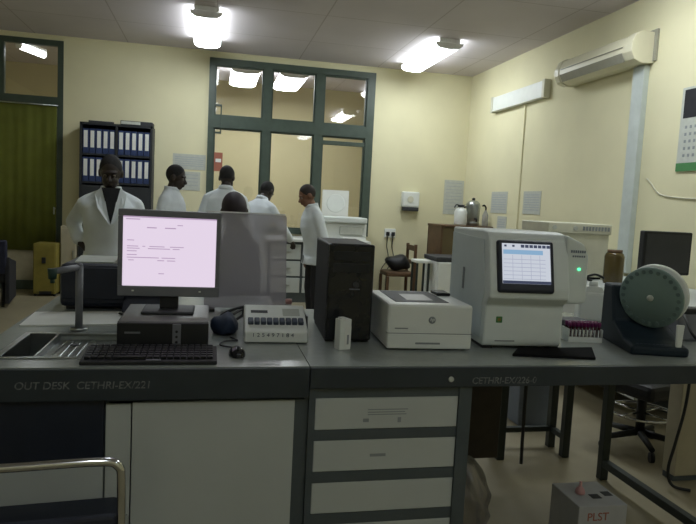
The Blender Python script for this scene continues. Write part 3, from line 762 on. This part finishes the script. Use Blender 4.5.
# acrylic panel and clutter behind it
t = thing('acrylic_panel', 'smoky clear acrylic screen standing behind the lit monitor', 'screen', (0, 3.0, WT))
MB().prism([(-.02, .012), (.366, .012), (.352, .449), (.344, .457), (-.02, .457)], 0, .006, 'y').build('sheet', M['acrylic'], t)
MB().box(-.02, .346, -.001, .007, .4575, .464).build('top_edge', M['acrylic_edge'], t)
for x in (.0, .30): MB().box(x, x+.03, -.05, .06, 0, .012, .002).build('foot', M['dark_plastic'], t)
t = thing('cell_counter', 'white sloping cell counter with a row of dark keys', 'counter', (.250, 2.30, WT), R(-1.5))
MB().prism([(0, .004), (.19, .004), (.20, .125), (.175, .135), (.02, .062), (0, .05)], -.117, .117, 'x', .006).build('body', M['white_plastic'], t)
def slope(y): return .062+(y-.02)*.471
b = MB()
for k in range(9):
    x = -.098+k*.0235
    b.box(x-.0098+.004, x+.0098+.004, .038, .072, slope(.055)-.006, slope(.055)+.017, .003, 1, rot=(math.atan(.471), 0, 0))
b.build('keys', M['key_blue'], t)
MB().box(-.092, -.028, .118, .135, slope(.127)-.002, slope(.127)+.002, 0, rot=(math.atan(.471), 0, 0)).build('display', M['black'], t)
MB().box(.03, .095, .10, .15, slope(.125)-.002, slope(.125)+.0015, 0, rot=(math.atan(.471), 0, 0)).build('side_label', M['paper_grey'], t)
t.scale = (1, 1, .86)
text('digits', '1 2 5 4 9 7 1 8 4', .023, M['key_blue'], t, (-.09, -.0006, .030))
b = MB(); b.ball((0, 0, 0), (.05, .09, .045), 3)
for v in b.bm.verts:
    v.co.x += .008*math.sin(v.co.y*70); v.co.z = max(-.028, v.co.z+.008*math.sin(v.co.x*90))
o = tag(b.build('blue_pouch', M['blue_pouch'], None, (.065, 2.50, WT+.029)), 'crumpled dark blue pouch between the monitor and the cell counter', 'pouch')
b = MB()
for k in range(3):
    ph = k*2.1
    b.tube([(.06+.03*k, 2.66, .905), (.10+.05*math.sin(ph), 2.70, .93), (.16, 2.74+.04*math.cos(ph), .945+.01*k), (.24, 2.70, .93), (.30, 2.66+.03*k, .905)], .006)
tag(b.build('cable_bundle', M['black']), 'tangle of black cables behind the cell counter', 'cables')
t = thing('reagent_tray', 'low dark tray with a pink-capped vial left of the tower computer', 'tray', (.35, 2.68, WT))
MB().box(-.06, .06, -.09, .09, 0, .01).box(-.06, -.055, -.09, .09, .01, .05).box(.055, .06, -.09, .09, .01, .05).box(-.055, .055, -.09, -.085, .01, .05).box(-.055, .055, .085, .09, .01, .05).build('tray', M['dark_plastic'], t)
tag(MB().lathe([(0, 0), (.012, 0), (.012, .075), (.009, .08), (0, .08)], n=16).m(M['clear_tube']).build('vial', M['clear_tube'], None, (.335, 2.66, WT+.011)), 'small clear vial standing in the low dark tray', 'vial')
v = COL.objects['vial']
MB().lathe([(0, .0801), (.014, .0801), (.014, .10), (0, .10)], n=16).build('cap', M['pink'], v)

# small box
t = thing('eye_drop_box', 'small white medicine carton in front of the black tower', 'carton', (.485, 2.222, WT), .35)
MB().box(-.026, .022, -.018, .018, 0, .112, .002).build('carton', M['white_plastic'], t)
MB().box(-.006, .021, -.0195, -.018, .01, .085).build('label_print', M['white'], t)
MB().box(.004, .012, -.0200, -.0195, .02, .055).build('barcode', M['print'], t)
MB().box(-.020, .004, -.012, .012, .112, .118, .002).build('flap', M['white_plastic'], t)

# black tower
t = thing('tower_computer', 'tall black tower computer left of the laser printer', 'computer', (.525, 2.32, WT), R(-3))
MB().box(-.088, .088, .02, .42, .008, .375, .006).build('case', M['black'], t)
fr = MB().box(-.088, .088, 0, .02, .008, .378, .008).build('front_panel', M['black_gloss'], t)
MB().box(-.07, .07, -.003, 0, .315, .350, .002).build('drive_bay', M['black'], fr)
MB().box(-.07, .07, -.003, 0, .270, .305, .002).build('drive_bay', M['black'], fr)
MB().cyl((.02, -.003, .225), (.02, -.006, .225), .012).build('power_button', M['dark_plastic'], fr)
MB().box(-.005, .035, -.004, 0, .205, .209).build('badge', M['grey_plastic'], fr)
for sx in (-.07, .07): MB().box(sx-.015, sx+.015, .03, .40, 0, .008).build('foot', M['black'], t)

# laser printer
t = thing('laser_printer', 'white laser printer with a round logo on its front', 'printer', (.808, 2.195, WT), R(-3))
b = MB(); b.box(-.163, .163, 0, .37, .004, .172, .010); b.build('body', M['white_plastic'], t)
ot = MB().prism([(.055, .1721), (.345, .1721), (.345, .1735), (.055, .1735)], -.125, .085, 'x').build('output_tray', M['dark_plastic'], t)
MB().prism([(.10, .1735), (.24, .1735), (.24, .176), (.11, .174)], -.07, .035, 'x').build('paper_rest', M['pc_top'], ot)
MB().box(.092, .150, .235, .33, .172, .184, .004).build('control_panel', M['black'], t)
MB().box(-.164, .164, -.0008, .02, .0625, .0650).build('tray_seam', M['print'], t)
pt = MB().box(-.160, .160, -.003, 0, .008, .060, .002).build('paper_tray', M['white_plastic'], t)
MB().box(-.055, .040, -.0045, -.003, .024, .031, .001).build('tray_handle', M['print'], pt)
MB().box(-.135, -.085, -.0012, 0, .080, .084).build('model_strip', M['print'], t)
lg = MB().lathe([(0, -.0002), (.0135, -.0002), (.0135, -.0018), (0, -.0018)], (.005, 0, .115), 28, 'y').build('logo_disc', M['print'], t)
text('logo_letters', 'hp', .017, M['white'], lg, (.005, -.0024, .1115), shear=.25, align='CENTER')

# haematology analyser
t = thing('blood_analyser', 'large white blood analyser with a lit touchscreen', 'analyser', (1.197, 2.195, WT), R(-4))
pf = [(.46, .012), (.02, .012), (.01, .03), (.01, .175), (-.03, .205), (-.03, .24), (.02, .43), (.045, .452), (.10, .458), (.46, .452)]
MB().prism(pf, -.168, .152, 'x', .008).build('body', M['analyser'], t)
MB().prism([(.45, .04), (.04, .04), (.04, .18), (.02, .22), (.06, .42), (.45, .43)], -.171, -.1681, 'x').build('side_panel', M['analyser_side'], t)
MB().box(-.174, -.171, .26, .28, .20, .29, .001).build('side_grip', M['print'], t)
for sx in (-.14, .13): MB().box(sx-.02, sx+.02, .03, .43, 0, .0121).build('foot', M['black'], t)
rb = MB().prism([(.14, .185), (.236, .185), (.242, .21), (.236, .375), (.215, .42), (.14, .452)], .006, .43, 'y', .010).build('sample_head', M['analyser'], t)
MB().box(.153, .205, .12, .44, .012, .184, .004).build('lower_column', M['analyser_side'], t)
MB().cyl((.180, .095, .150), (.180, .095, .185), .006).cyl((.180, .095, .085), (.180, .095, .150), .002).build('sample_probe', M['steel'], t)
MB().box(.160, .198, .117, .12, .085, .093).build('blue_label', M['slate'], t)
MB().cyl((.180, .12, .055), (.180, .114, .055), .007).build('start_key', M['print'], t)
MB().lathe([(0, 0), (.006, 0), (.006, -.004), (0, -.004)], (.198, .006, .322), 16, 'y').build('status_light', M['led'], t)
b = MB()
for k in range(7): b.box(.160+k*.009, .166+k*.009, .0045, .006, .385, .395)
for k in range(6): b.box(.168+k*.009, .174+k*.009, .0045, .006, .368, .375)
b.build('maker_mark', M['slate'], t)
lg = MB().box(-.120, -.096, .0085, .01, .105, .129, .002).build('green_badge', M['green_strip'], t)
MB().box(-.114, -.102, .0078, .0085, .111, .123).build('badge_mark', M['yellow'], lg)
MB().box(-.12, -.04, .0092, .01, .032, .037).build('maker_strip', M['print'], t)
# touchscreen, tilted with the face
ang = math.atan2(.05, .20)
sc = bpy.data.objects.new('touchscreen', None)
b = MB(); b.box(-.122, .128, -.016, .012, -.108, .108, .012, 3)
sc = b.build('touchscreen', M['navy_box'], t, (-.030, -.006, .324)); sc.rotation_euler = (-ang, 0, 0); sc.scale = (.90, 1, .93)
dp = MB().box(-.104, .108, -.0185, -.016, -.072, .092).build('display', M['screen_white'], sc)
MB().box(-.104, .108, -.0195, -.0185, -.072, -.060).build('status_bar', M['screen_dark'], sc)
b = MB()
for k in range(7): b.box(-.022+k*.019, -.007+k*.019, -.0195, -.0185, .076, .088)
b.box(-.095, -.085, -.0195, -.0185, .078, .086); b.box(-.06, -.05, -.0195, -.0185, .078, .086)
b.build('menu_icons', M['screen_dark'], sc)
MB().box(-.100, .075, -.0195, -.0185, .048, .066).build('header_row', M['screen_blue'], sc)
b = MB()
for k in range(6): b.box(-.100, .085, -.0195, -.0185, .026-k*.016, .028-k*.016)
for x in (-.06, -.02, .02, .06): b.box(x, x+.0015, -.0195, -.0185, -.056, .045)
b.build('table_lines', M['screen_line'], sc)

# black pad in front of the analyser
tag(MB().prism([(1.10, 2.105), (1.405, 2.045), (1.50, 2.215), (1.17, 2.20)], WT+.0005, WT+.010, 'z', .002).build('black_pad', M['matte_black']), 'flat black pad lying in front of the blood analyser', 'pad')

# sample tube rack
t = thing('tube_rack', 'white comb rack of purple-capped tubes right of the analyser', 'rack', (1.555, 2.375, WT), R(-8))
b = MB().box(-.074, .074, -.035, .035, 0, .008).box(-.074, .074, -.035, -.031, .008, .022).box(-.074, .074, .031, .035, .008, .022)
for k in range(10):
    x = -.072+k*.0160
    b.box(x-.0025, x+.0025, -.035, -.031, .022, .052); b.box(x-.0025, x+.0025, .031, .035, .022, .052)
b.box(-.074, -.070, -.035, .035, .008, .055).box(.070, .074, -.035, .035, .008, .055)
b.build('frame', M['white_plastic'], t)
proto = None; cols = ['first', 'second', 'third', 'fourth', 'fifth', 'sixth', 'seventh', 'eighth', 'ninth']
rm = Matrix.Rotation(R(-8), 3, 'Z')
for r, (y, rn) in enumerate(((-.018, 'front'), (.014, 'back'))):
    for k in range(9):
        if proto is None:
            proto = thing('sample_tube', '', 'sample tube', (0, 0, 0), 0, 'purple-capped tubes in the white rack'); o = proto
            MB().lathe([(0, 0), (.004, .001), (.006, .006), (.006, .060), (0, .060)], n=12).build('glass', M['tube'], proto)
            MB().lathe([(0, .055), (.0078, .055), (.008, .072), (.007, .074), (0, .074)], n=12).build('cap', M['purple'], proto)
        else: o = copy_tree(proto)
        p = rm @ V((-.064+k*.0160, y, 0)); o.location = (1.555+p.x, 2.375+p.y, WT+.0085)
        o['label'] = f"{cols[k]} purple-capped tube from the left in the {rn} row of the rack"

# white canister
t = thing('canister', 'white plastic canister with a narrow neck behind the tube rack', 'canister', (1.915, 2.86, WT), R(-20))
MB().box(-.075, .075, -.05, .05, 0, .145, .012).build('body', M['white_plastic'], t)
MB().prism([(-.055, .143), (.055, .143), (.035, .175), (-.035, .175)], -.03, .03, 'y', .004).build('neck', M['white_plastic'], t)
MB().cyl((0, 0, .175), (0, 0, .20), .022).build('cap', M['white_plastic'], t)
MB().tube([(-.01, 0, .20), (-.04, 0, .215), (.0, -.01, .235), (.045, -.01, .22)], .006).build('spout', M['black'], t)
# dark cable tray under canister
tag(MB().box(1.66, 1.79, 2.66, 2.78, WT, WT+.03, .008).build('dark_dish', M['dark_plastic']), 'low dark dish behind the tube rack and before the canister', 'dish')

# rotating disc mixer
t = thing('disc_mixer', 'dark teal mixer with a big upright grey green disc', 'mixer', (1.752, 2.28, WT), R(-14))
MB().prism([(-.185, .0), (.16, 0), (.16, .245), (.06, .245), (.02, .10), (-.10, .048), (-.185, .035)], -.098, .125, 'x', .010).build('housing', M['teal'], t)
b = MB()
for k in range(9): b.box(-.07+k*.016, -.058+k*.016, -.152, -.140, .0385, .0405, 0)
b.build('panel_marks', M['slate'], t)
MB().prism([(.078, .03), (.098, .03), (.104, .125), (.074, .125)], -.172, -.160, 'y', .003).build('clip_stand', M['white_plastic'], t)
rot_dir = V((-.80, -.60, 0)).normalized()
rt = thing('x', '', '', (0, 0, 0)); bpy.data.objects.remove(rt)
def disc_local(o, off):
    # disc built around local -Y axis; turn it towards the room's left front
    o.parent = t; o.location = (.045, -.02, .218)
    o.rotation_euler = (R(10), 0, R(-44))
Rr = .126
b = MB().lathe([(0, -.045), (Rr-.004, -.045), (Rr, -.041), (Rr, -.032), (0, -.032)], n=56, ax='y')
d1 = b.build('front_disc', M['disc']); disc_local(d1, 0)
b = MB()
for k in range(24):
    a = 2*PI*k/24; x, z = (Rr-.017)*math.cos(a), (Rr-.017)*math.sin(a)
    b.cyl((x, -.045, z), (x, -.0475, z), .0085, n=14)
b.build('clip_ring', M['disc_hole'], d1)
MB().lathe([(0, -.045), (.013, -.045), (.013, -.050), (.006, -.055), (0, -.055)], n=20, ax='y').build('hub', M['paper_grey'], d1)
d2 = MB().lathe([(0, .004), (Rr-.002, .004), (Rr, .008), (Rr, .026), (0, .026)], n=56, ax='y').build('rear_disc', M['white_plastic']); disc_local(d2, 0)
ax = MB().cyl((0, -.04, 0), (0, .07, 0), .014).build('axle', M['steel']); disc_local(ax, 0)
tag(MB().tube([(2.05, 2.40, 1.02), (1.99, 2.30, 1.02), (1.945, 2.20, .97), (1.955, 2.13, .925), (1.97, 2.07, .905)], .006).build('power_cable', M['black']), 'black power cable dropping right of the disc mixer', 'cable')
t = thing('power_adapter', 'black power adapter at the right edge beside the mixer', 'adapter', (2.08, 2.42, WT))
MB().box(-.05, .06, -.04, .04, 0, .12, .008).build('body', M['grey_plastic'], t)
MB().box(-.045, .055, -.045, .035, .12, .145, .008).build('plug', M['black'], t)

# ------------------------------------------------------------------ under the right bench
t = thing('carton', 'grey white carton with dark lettering on the floor under the bench', 'carton', (1.68, 2.41, 0), R(-1))
MB().box(-.115, .115, -.115, .115, 0, .20, .004).build('box', M['carton'], t)
MB().box(-.01, .035, -.05, -.01, .200, .2015).build('hand_slot', M['dark_plastic'], t)
MB().box(.06, .10, -.03, .01, .200, .2015).build('hand_slot', M['dark_plastic'], t)
text('lettering', 'PLST', .05, M['red'], t, (-.075, -.1158, .135), bold=.0003)
text('lettering', 'FRF', .045, M['print'], t, (-.06, -.1158, .08))
tag(MB().lathe([(0, 0), (.020, 0), (.022, .008), (.019, .02), (.010, .03), (.006, .038), (.006, .055), (0, .055)], (0, 0, 0), 20).build('rubber_bulb', M['pink'], None, (1.64, 2.415, .2002)), 'small pink rubber bulb standing on the carton', 'bulb')
# clear plastic bag by the drawers
b = MB(); b.ball((0, 0, 0), 1, 4)
for v in b.bm.verts:
    p = v.co.copy(); n = .10*math.sin(p.x*6+p.z*4)+.08*math.sin(p.y*9-p.z*5)+.06*math.sin(p.z*13+p.x*7)
    k = 1+n; top = max(0, p.z)
    v.co = V((p.x*.11*k*(1-.45*top), p.y*.10*k*(1-.45*top), .19+.19*p.z))
    if v.co.z < .004: v.co.z = .004
for f in b.bm.faces: f.smooth = True
tag(b.build('plastic_bag', M['bag'], None, (1.11, 2.45, 0)), 'crumpled clear plastic bag on the floor right of the drawers', 'bag')
# frame table behind
t = thing('frame_table', 'narrow dark steel frame table standing behind the main bench', 'table', (0, 0, 0))
for x in (1.675, 2.09):
    for y in (3.27, 3.43): MB().box(x-.022, x+.022, y-.022, y+.022, 0, .74, .003).build('leg', M['leg'], t)
MB().box(1.60, 2.13, 3.23, 3.47, .74, .775, .004).build('tabletop', M['wood'], t)
MB().box(1.698, 2.067, 3.415, 3.445, .10, .13).box(1.66, 1.69, 3.293, 3.407, .10, .13).box(2.075, 2.105, 3.293, 3.407, .10, .13).build('foot_rail', M['leg'], t)
t = thing('grey_bin', 'slate blue box standing on the floor behind the frame table', 'box', (2.165, 3.90, 0))
MB().prism([(-.11, 0), (.11, 0), (.12, .56), (-.12, .56)], -.12, .12, 'y', .01).build('body', M['slate'], t)
MB().box(-.13, .13, -.13, .13, .56, .585, .008).build('rim', M['slate'], t)
tag(MB().tube([(1.80, 3.20, .86), (1.79, 3.18, .70), (1.76, 3.17, .66), (1.75, 3.16, .4), (1.75, 3.15, .02)], .010).build('hanging_cable', M['black']), 'black cable hanging under the bench before the frame table', 'cable')
# office chair
t = thing('office_chair', 'black draughting chair with a chrome foot ring behind the bench', 'chair', (2.66, 3.36, 0), .3)
for k in range(5):
    a = 2*PI*k/5+.3; lg = MB().cyl((.03*math.cos(a), .03*math.sin(a), .10), (.24*math.cos(a), .24*math.sin(a), .075), .022, .016).build('leg', M['black'], t)
    MB().cyl((.24*math.cos(a)-.012*math.sin(a), .24*math.sin(a)+.012*math.cos(a), .03), (.24*math.cos(a)+.012*math.sin(a), .24*math.sin(a)-.012*math.cos(a), .03), .03).build('castor', M['black'], lg)
MB().cyl((0, 0, .09), (0, 0, .40), .028).build('column', M['black'], t)
b = MB(); b.tube([(.20*math.cos(2*PI*k/16), .20*math.sin(2*PI*k/16), .23) for k in range(16)], .010, closed=True, sub=2)
for k in range(4): b.cyl((.02*math.cos(k*PI/2), .02*math.sin(k*PI/2), .23), (.2*math.cos(k*PI/2), .2*math.sin(k*PI/2), .23), .007)
b.build('foot_ring', M['chrome'], t)
MB().box(-.21, .21, -.20, .20, .36, .46, .03).build('seat', M['black'], t)
MB().box(-.18, .18, .20, .25, .52, .74, .02).box(-.03, .03, .19, .23, .40, .56, .006).build('backrest', M['black'], t)
tag(MB().tube([(2.47, 2.80, .795), (2.49, 2.80, .65), (2.48, 2.80, .45), (2.45, 2.81, .25), (2.43, 2.82, .10), (2.45, 2.80, .02), (2.52, 2.75, .012)], .008).build('hanging_cable', M['black']), 'black cable curling down to the floor at the right', 'cable')
t = thing('pale_cabinet', 'tan cabinet on the floor at the right under the bench', 'cabinet', (2.745, 2.88, 0), 0)
MB().box(-.22, .18, .0, .10, .03, .78, .006).build('body', M['cream_panel'], t)
MB().box(-.22, .18, .01, .09, 0, .03).build('plinth', M['cabinet_grey'], t)
# chrome chair in front
t = thing('chrome_chair', 'chrome tube chair with a navy pad in front of the sink cabinet', 'chair', (-.437, 1.62, 0), R(5))
fr = MB(); rr = .0115
fr.tube([(-.235, .0, .0), (-.235, .0, .45), (-.235, 0, .68), (-.225, 0, .735), (-.175, 0, .748), (0, 0, .748), (.175, 0, .748), (.225, 0, .735), (.235, 0, .68), (.235, 0, .45), (.235, 0, .0)], rr, 14)
fr.build('back_frame', M['chrome'], t)
for sx in (-.235, .235): MB().tube([(sx, 0.012, .44), (sx, .15, .44), (sx, .29, .44), (sx, .325, .42), (sx, .33, .35), (sx, .33, 0)], rr, 14).build('leg', M['chrome'], t)
MB().box(-.223, .223, -.012, .012, .46, .607, .008).build('backrest', M['navy_box'], t)
MB().box(-.22, .22, .02, .34, .455, .50, .018).build('seat', M['navy_box'], t)

# ------------------------------------------------------------------ people
def person(label, loc, face, Hh=1.72, bend=0.0, headyaw=0.0, headpitch=0.0, skin='skin', hair='hair', coat='coat', trousers='cloth_dark',
           arms=None, seat=None, vneck=False, shortcoat=False):
    s = Hh/1.72
    t = thing('person', label, 'person', (loc[0], loc[1], 0), face, 'people in the laboratory')
    base = .92*s if seat is None else seat+.10
    hip = V((0, 0, base))
    RB = Matrix.Rotation(bend, 3, 'X')        # front is -Y
    def U(x, y, z): return hip + RB @ (V((x, y, z-.92))*s)
    neck, chest = U(0, .012, 1.455), U(0, 0, 1.25)
    RH = RB @ Matrix.Rotation(headyaw, 3, 'Z') @ Matrix.Rotation(headpitch, 3, 'X')
    hp = U(0, -.004, 1.478)
    def Hd(x, y, z): return hp + RH @ (V((x, y, z))*s)
    eul = RH.to_euler()
    B = MB()
    # torso
    B.loft([(U(0, 0, .86), .13*s, .09*s, RB), (U(0, 0, .95), .155*s, .105*s, RB), (U(0, -.005, 1.08), .135*s, .095*s, RB), (U(0, -.008, 1.25), .155*s, .11*s, RB), (U(0, 0, 1.37), .165*s, .095*s, RB), (U(0, .01, 1.44), .09*s, .065*s, RB)])
    B.cap(U(0, .015, 1.40), Hd(0, .01, .03), .056*s, .052*s)
    # head
    B.ball(Hd(0, .012, .135), (.074*s, .093*s, .098*s), 4, eul)
    B.ball(Hd(0, -.030, .065), (.056*s, .062*s, .062*s), 3, eul)
    B.ball(Hd(0, -.055, .022), (.030*s, .026*s, .022*s), 3, eul)
    B.cap(Hd(0, -.078, .118), Hd(0, -.104, .082), .009*s, .016*s)
    B.ball(Hd(0, -.070, .136), (.055*s, .022*s, .014*s), 3, eul)
    B.ball(Hd(0, -.090, .052), (.025*s, .011*s, .008*s), 2, eul); B.ball(Hd(0, -.087, .041), (.022*s, .011*s, .008*s), 2, eul)
    for sx in (-1, 1): B.ball(Hd(sx*.075, .015, .105), (.011*s, .022*s, .034*s), 3, eul)
    # legs
    legs = []
    for sx in (-1, 1):
        h = V((sx*.088*s, 0, base-.04*s))
        if seat is None:
            k = V((sx*.095*s, -.02*s, .50*s)); a = V((sx*.10*s, .015*s, .085*s))
        else:
            k = V((sx*.13*s, -.40*s, base-.03)); a = V((sx*.13*s, -.42*s, max(.10, base-.46*s)))
        toe = a+V((sx*.02, -.15*s, -.05*s))
        B.cap(h, k, .082*s, .058*s); B.cap(k, a, .054*s, .036*s); B.cap(a+V((0, .03, -.045*s)), toe, .035*s, .028*s)
        legs.append((h, k, a, toe))
    # arms
    AR = []
    arms = arms or {}
    for sx, key in ((-1, 'R'), (1, 'L')):
        sh = U(sx*.185, .005, 1.395)
        e_off, w_off, h_off = arms.get(key, ((sx*.06, .03, -.29), (sx*.02, -.06, -.25), (0, -.03, -.09)))
        el = sh+V(e_off)*s; wr = el+V(w_off)*s; hd = V(h_off).normalized()
        B.cap(U(sx*.165, .005, 1.36), el, .044*s, .038*s); B.cap(el, wr, .038*s, .027*s)
        # hand: palm + five fingers
        side = hd.cross(V((0, 1, 0)))
        if side.length < .3: side = hd.cross(V((1, 0, 0)))
        side.normalize(); nrm = side.cross(hd)
        pm = wr+hd*.055*s
        for q in (-.026, -.009, .009, .026):
            B.cap(wr+side*q*.6*s, wr+hd*.088*s+side*q*s, .013*s, .0115*s, 10)
        for q, ln in ((-.030, .062), (-.010, .074), (.010, .078), (.030, .070)):
            p0 = wr+hd*.088*s+side*q*s; p1 = p0+(hd*.8+nrm*.35).normalized()*ln*.5*s; p2 = p1+(hd*.45+nrm*.85).normalized()*ln*.5*s
            B.cap(p0, p1, .0098*s, .009*s, 10); B.cap(p1, p2, .009*s, .0078*s, 10)
        th0 = wr+hd*.03*s+side*.028*s; th1 = th0+(hd*.7+side*.6).normalized()*.045*s; th2 = th1+(hd*.95+nrm*.3).normalized()*.032*s
        B.cap(th0, th1, .0125*s, .0105*s, 10); B.cap(th1, th2, .0105*s, .009*s, 10)
        AR.append((sh, el, wr, hd))
    body = remesh(B.build('body', M[skin], t), .0065, 3, .4)
    # eyes
    for sx in (-1, 1):
        ey = MB().ball(Hd(sx*.029, -.0745, .112), .0125*s, 2).build('eye', M['eye'], t)
        MB().ball(Hd(sx*.029, -.0815, .112), .0065*s, 2).build('iris', M['iris'], ey)
    # hair cap
    b = MB(); b.ball(Hd(0, .018, .142), (.0765*s, .0945*s, .0965*s), 4, eul)
    n = RH @ V((0, .72, .69))
    bmesh.ops.bisect_plane(b.bm, geom=b.bm.verts[:]+b.bm.edges[:]+b.bm.faces[:], plane_co=Hd(0, -.080, .172), plane_no=-n.normalized(), clear_outer=True)
    b2 = b.build('hair', M[hair], t); md = b2.modifiers.new('so', 'SOLIDIFY'); md.thickness = .006; md.offset = -1
    # coat or shirt
    C = MB(); hem = (.56 if not shortcoat else .80)*s if seat is None else None
    rings = []
    if seat is None:
        dz = base-hem
        rings += [(V((0, 0, hem)), .215*s, .165*s, None), (V((0, 0, hem+dz*.6)), .205*s, .15*s, None)]
    rings += [(U(0, 0, .92), .195*s, .138*s, RB), (U(0, -.005, 1.06), .172*s, .125*s, RB), (U(0, -.008, 1.24), .188*s, .137*s, RB), (U(0, 0, 1.34), .192*s, .120*s, RB), (U(0, .008, 1.415), .125*s, .09*s, RB), (U(0, .012, 1.465), .075*s, .07*s, RB), (U(0, .014, 1.49), .070*s, .068*s, RB)]
    C.loft(rings)
    for (sh, el, wr, hd) in AR:
        sg = 1 if sh.x > hip.x else -1; C.cap(U(sg*.05, .012, 1.425), U(sg*.155, .006, 1.375), .050*s, .052*s); C.cap(U(sg*.168, .004, 1.358), el, .060*s, .055*s); C.cap(el, el+(wr-el)*.93, .053*s, .045*s)
    ct = C.build('lab_coat' if coat.startswith('coat') else 'shirt', M[coat], t); remesh(ct, .011, 4, .5)
    if seat is None and coat.startswith('coat'):
        MB().box(-.002, .002, -.172*s, -.150*s, hem+.01, base-.02).build('front_seam', M['print'], ct)
    C2 = MB(); C2.loft([(U(0, .012, 1.445), .085*s, .078*s, RB), (U(0, .014, 1.475), .074*s, .072*s, RB), (U(0, .016, 1.492), .070*s, .070*s, RB)]); C2.build('collar', M[coat], ct)
    if vneck:
        b = MB(); pts = [(-.062, 1.475), (.062, 1.475), (.0, 1.22)]
        vv = [U(x, -.075 if z > 1.4 else -.146, z) for x, z in pts]+[U(x, -.125 if z > 1.4 else -.155, z) for x, z in pts]
        b.add(vv, [(0, 1, 2), (5, 4, 3), (0, 3, 4, 1), (1, 4, 5, 2), (2, 5, 3, 0)])
        b.build('shirt', M['cloth_dark'], t)
        for sx in (-1, 1):
            b = MB(); q = [(sx*.055, -.10, 1.49), (sx*.105, -.10, 1.43), (sx*.085, -.150, 1.33), (sx*.004, -.162, 1.21)]
            vv = [U(*p) for p in q]+[U(p[0], p[1]-.012, p[2]) for p in q]
            b.add(vv, [(0, 1, 2, 3), (7, 6, 5, 4), (0, 4, 5, 1), (1, 5, 6, 2), (2, 6, 7, 3), (3, 7, 4, 0)])
            b.build('lapel', M[coat], ct)
    T = MB(); T.loft([(V((0, 0, base-.10*s)), .15*s, .11*s, None), (V((0, 0, base+.05*s)), .165*s, .118*s, None)])
    for (h, k, a, toe) in legs:
        T.cap(h, k, .092*s, .072*s); T.cap(k, a+V((0, 0, .02)), .070*s, .055*s)
    remesh(T.build('trousers', M[trousers], t), .014, 3, .5)
    for (h, k, a, toe) in legs:
        z0 = min(a.z-.085*s, toe.z-.035*s)
        S = MB(); S.ball((a.x, a.y+.0, z0+.045), (.045, .065, .045), 3).ball(((a.x+toe.x)/2, toe.y+.03, z0+.034), (.048, .12, .034), 3)
        S.box(a.x-.042, toe.x+.042 if toe.x > a.x else a.x+.042, toe.y-.07, a.y+.06, z0, z0+.02, .008)
        S.build('shoe', M['shoe'], t)
    return t

# the man at left facing the camera, one hand at his pocket
person('man in a white coat facing the camera with a hand at his pocket', (-.69, 4.72), R(8), 1.69, R(-2), R(-6), R(20), vneck=True,
       arms={'R': ((-.075, .21, -.18), (.055, -.215, -.125), (.6, -.5, -.4)), 'L': ((.06, .03, -.29), (.02, -.08, -.24), (-.05, -.1, -.9))})
# behind the monitor: profile to the right
person('man in a white coat in profile in front of the binder shelf', (-.42, 6.70), R(70), 1.74, R(4), R(10), R(10), coat='coat2')
# two backs
person('man in a white coat seen from behind, between shelf and partition', (.13, 6.75), R(172), 1.79, R(12), R(-12), R(10))
person('man in a white coat bending over with his back turned, right of another', (.44, 7.35), R(138), 1.72, R(24), R(4), R(14), coat='coat2',
       arms={'R': ((-.08, -.10, -.26), (.03, -.20, -.14), (.1, -.6, -.4)), 'L': ((.08, -.10, -.26), (-.03, -.20, -.14), (-.1, -.6, -.4))})
# right: profile to the left
person('lighter-skinned person in a hip-length white coat facing left by the far bench', (1.13, 6.75), R(-78), 1.63, R(10), R(-6), R(14), skin='skin2', hair='hair2', shortcoat=True,
       arms={'R': ((-.04, .06, -.28), (.02, -.03, -.245), (.1, -.15, -.8)), 'L': ((.04, .07, -.28), (.0, -.02, -.25), (.0, -.1, -.8))})
# seated, seen from behind through the acrylic screen
person('person in dark clothes seated with their back turned behind the acrylic screen', (.185, 4.02), R(-125), 1.76, R(4), R(-50), R(4), hair='scalp', coat='cloth_navy', seat=.555,
       arms={'R': ((-.03, -.06, -.28), (.05, -.22, -.08), (.1, -.8, -.1)), 'L': ((.03, -.06, -.28), (-.05, -.22, -.08), (-.1, -.8, -.1))})
t = thing('lab_stool', 'round dark stool under the person behind the acrylic screen', 'stool', (.185, 4.02, 0))
MB().lathe([(0, .455), (.15, .455), (.16, .47), (.15, .495), (0, .50)]).build('seat', M['black'], t)
for k in range(4):
    a = PI/4+k*PI/2
    MB().cyl((.20*math.cos(a), .20*math.sin(a), 0), (.11*math.cos(a), .11*math.sin(a), .458), .013).build('leg', M['leg'], t)
MB().tube([(.172*math.cos(2*PI*k/12), .172*math.sin(2*PI*k/12), .20) for k in range(12)], .009, closed=True, sub=2).build('foot_ring', M['steel'], t)

# ------------------------------------------------------------------ world and view
w = bpy.data.worlds.new('world'); SC.world = w; w.use_nodes = True
w.node_tree.nodes['Background'].inputs['Color'].default_value = (.5, .55, .6, 1)
w.node_tree.nodes['Background'].inputs['Strength'].default_value = .05
SC.view_settings.view_transform = 'Standard'; SC.view_settings.look = 'None'
SC.view_settings.gamma = 1; SC.view_settings.use_curve_mapping = False
SC.view_settings.exposure = 0.85
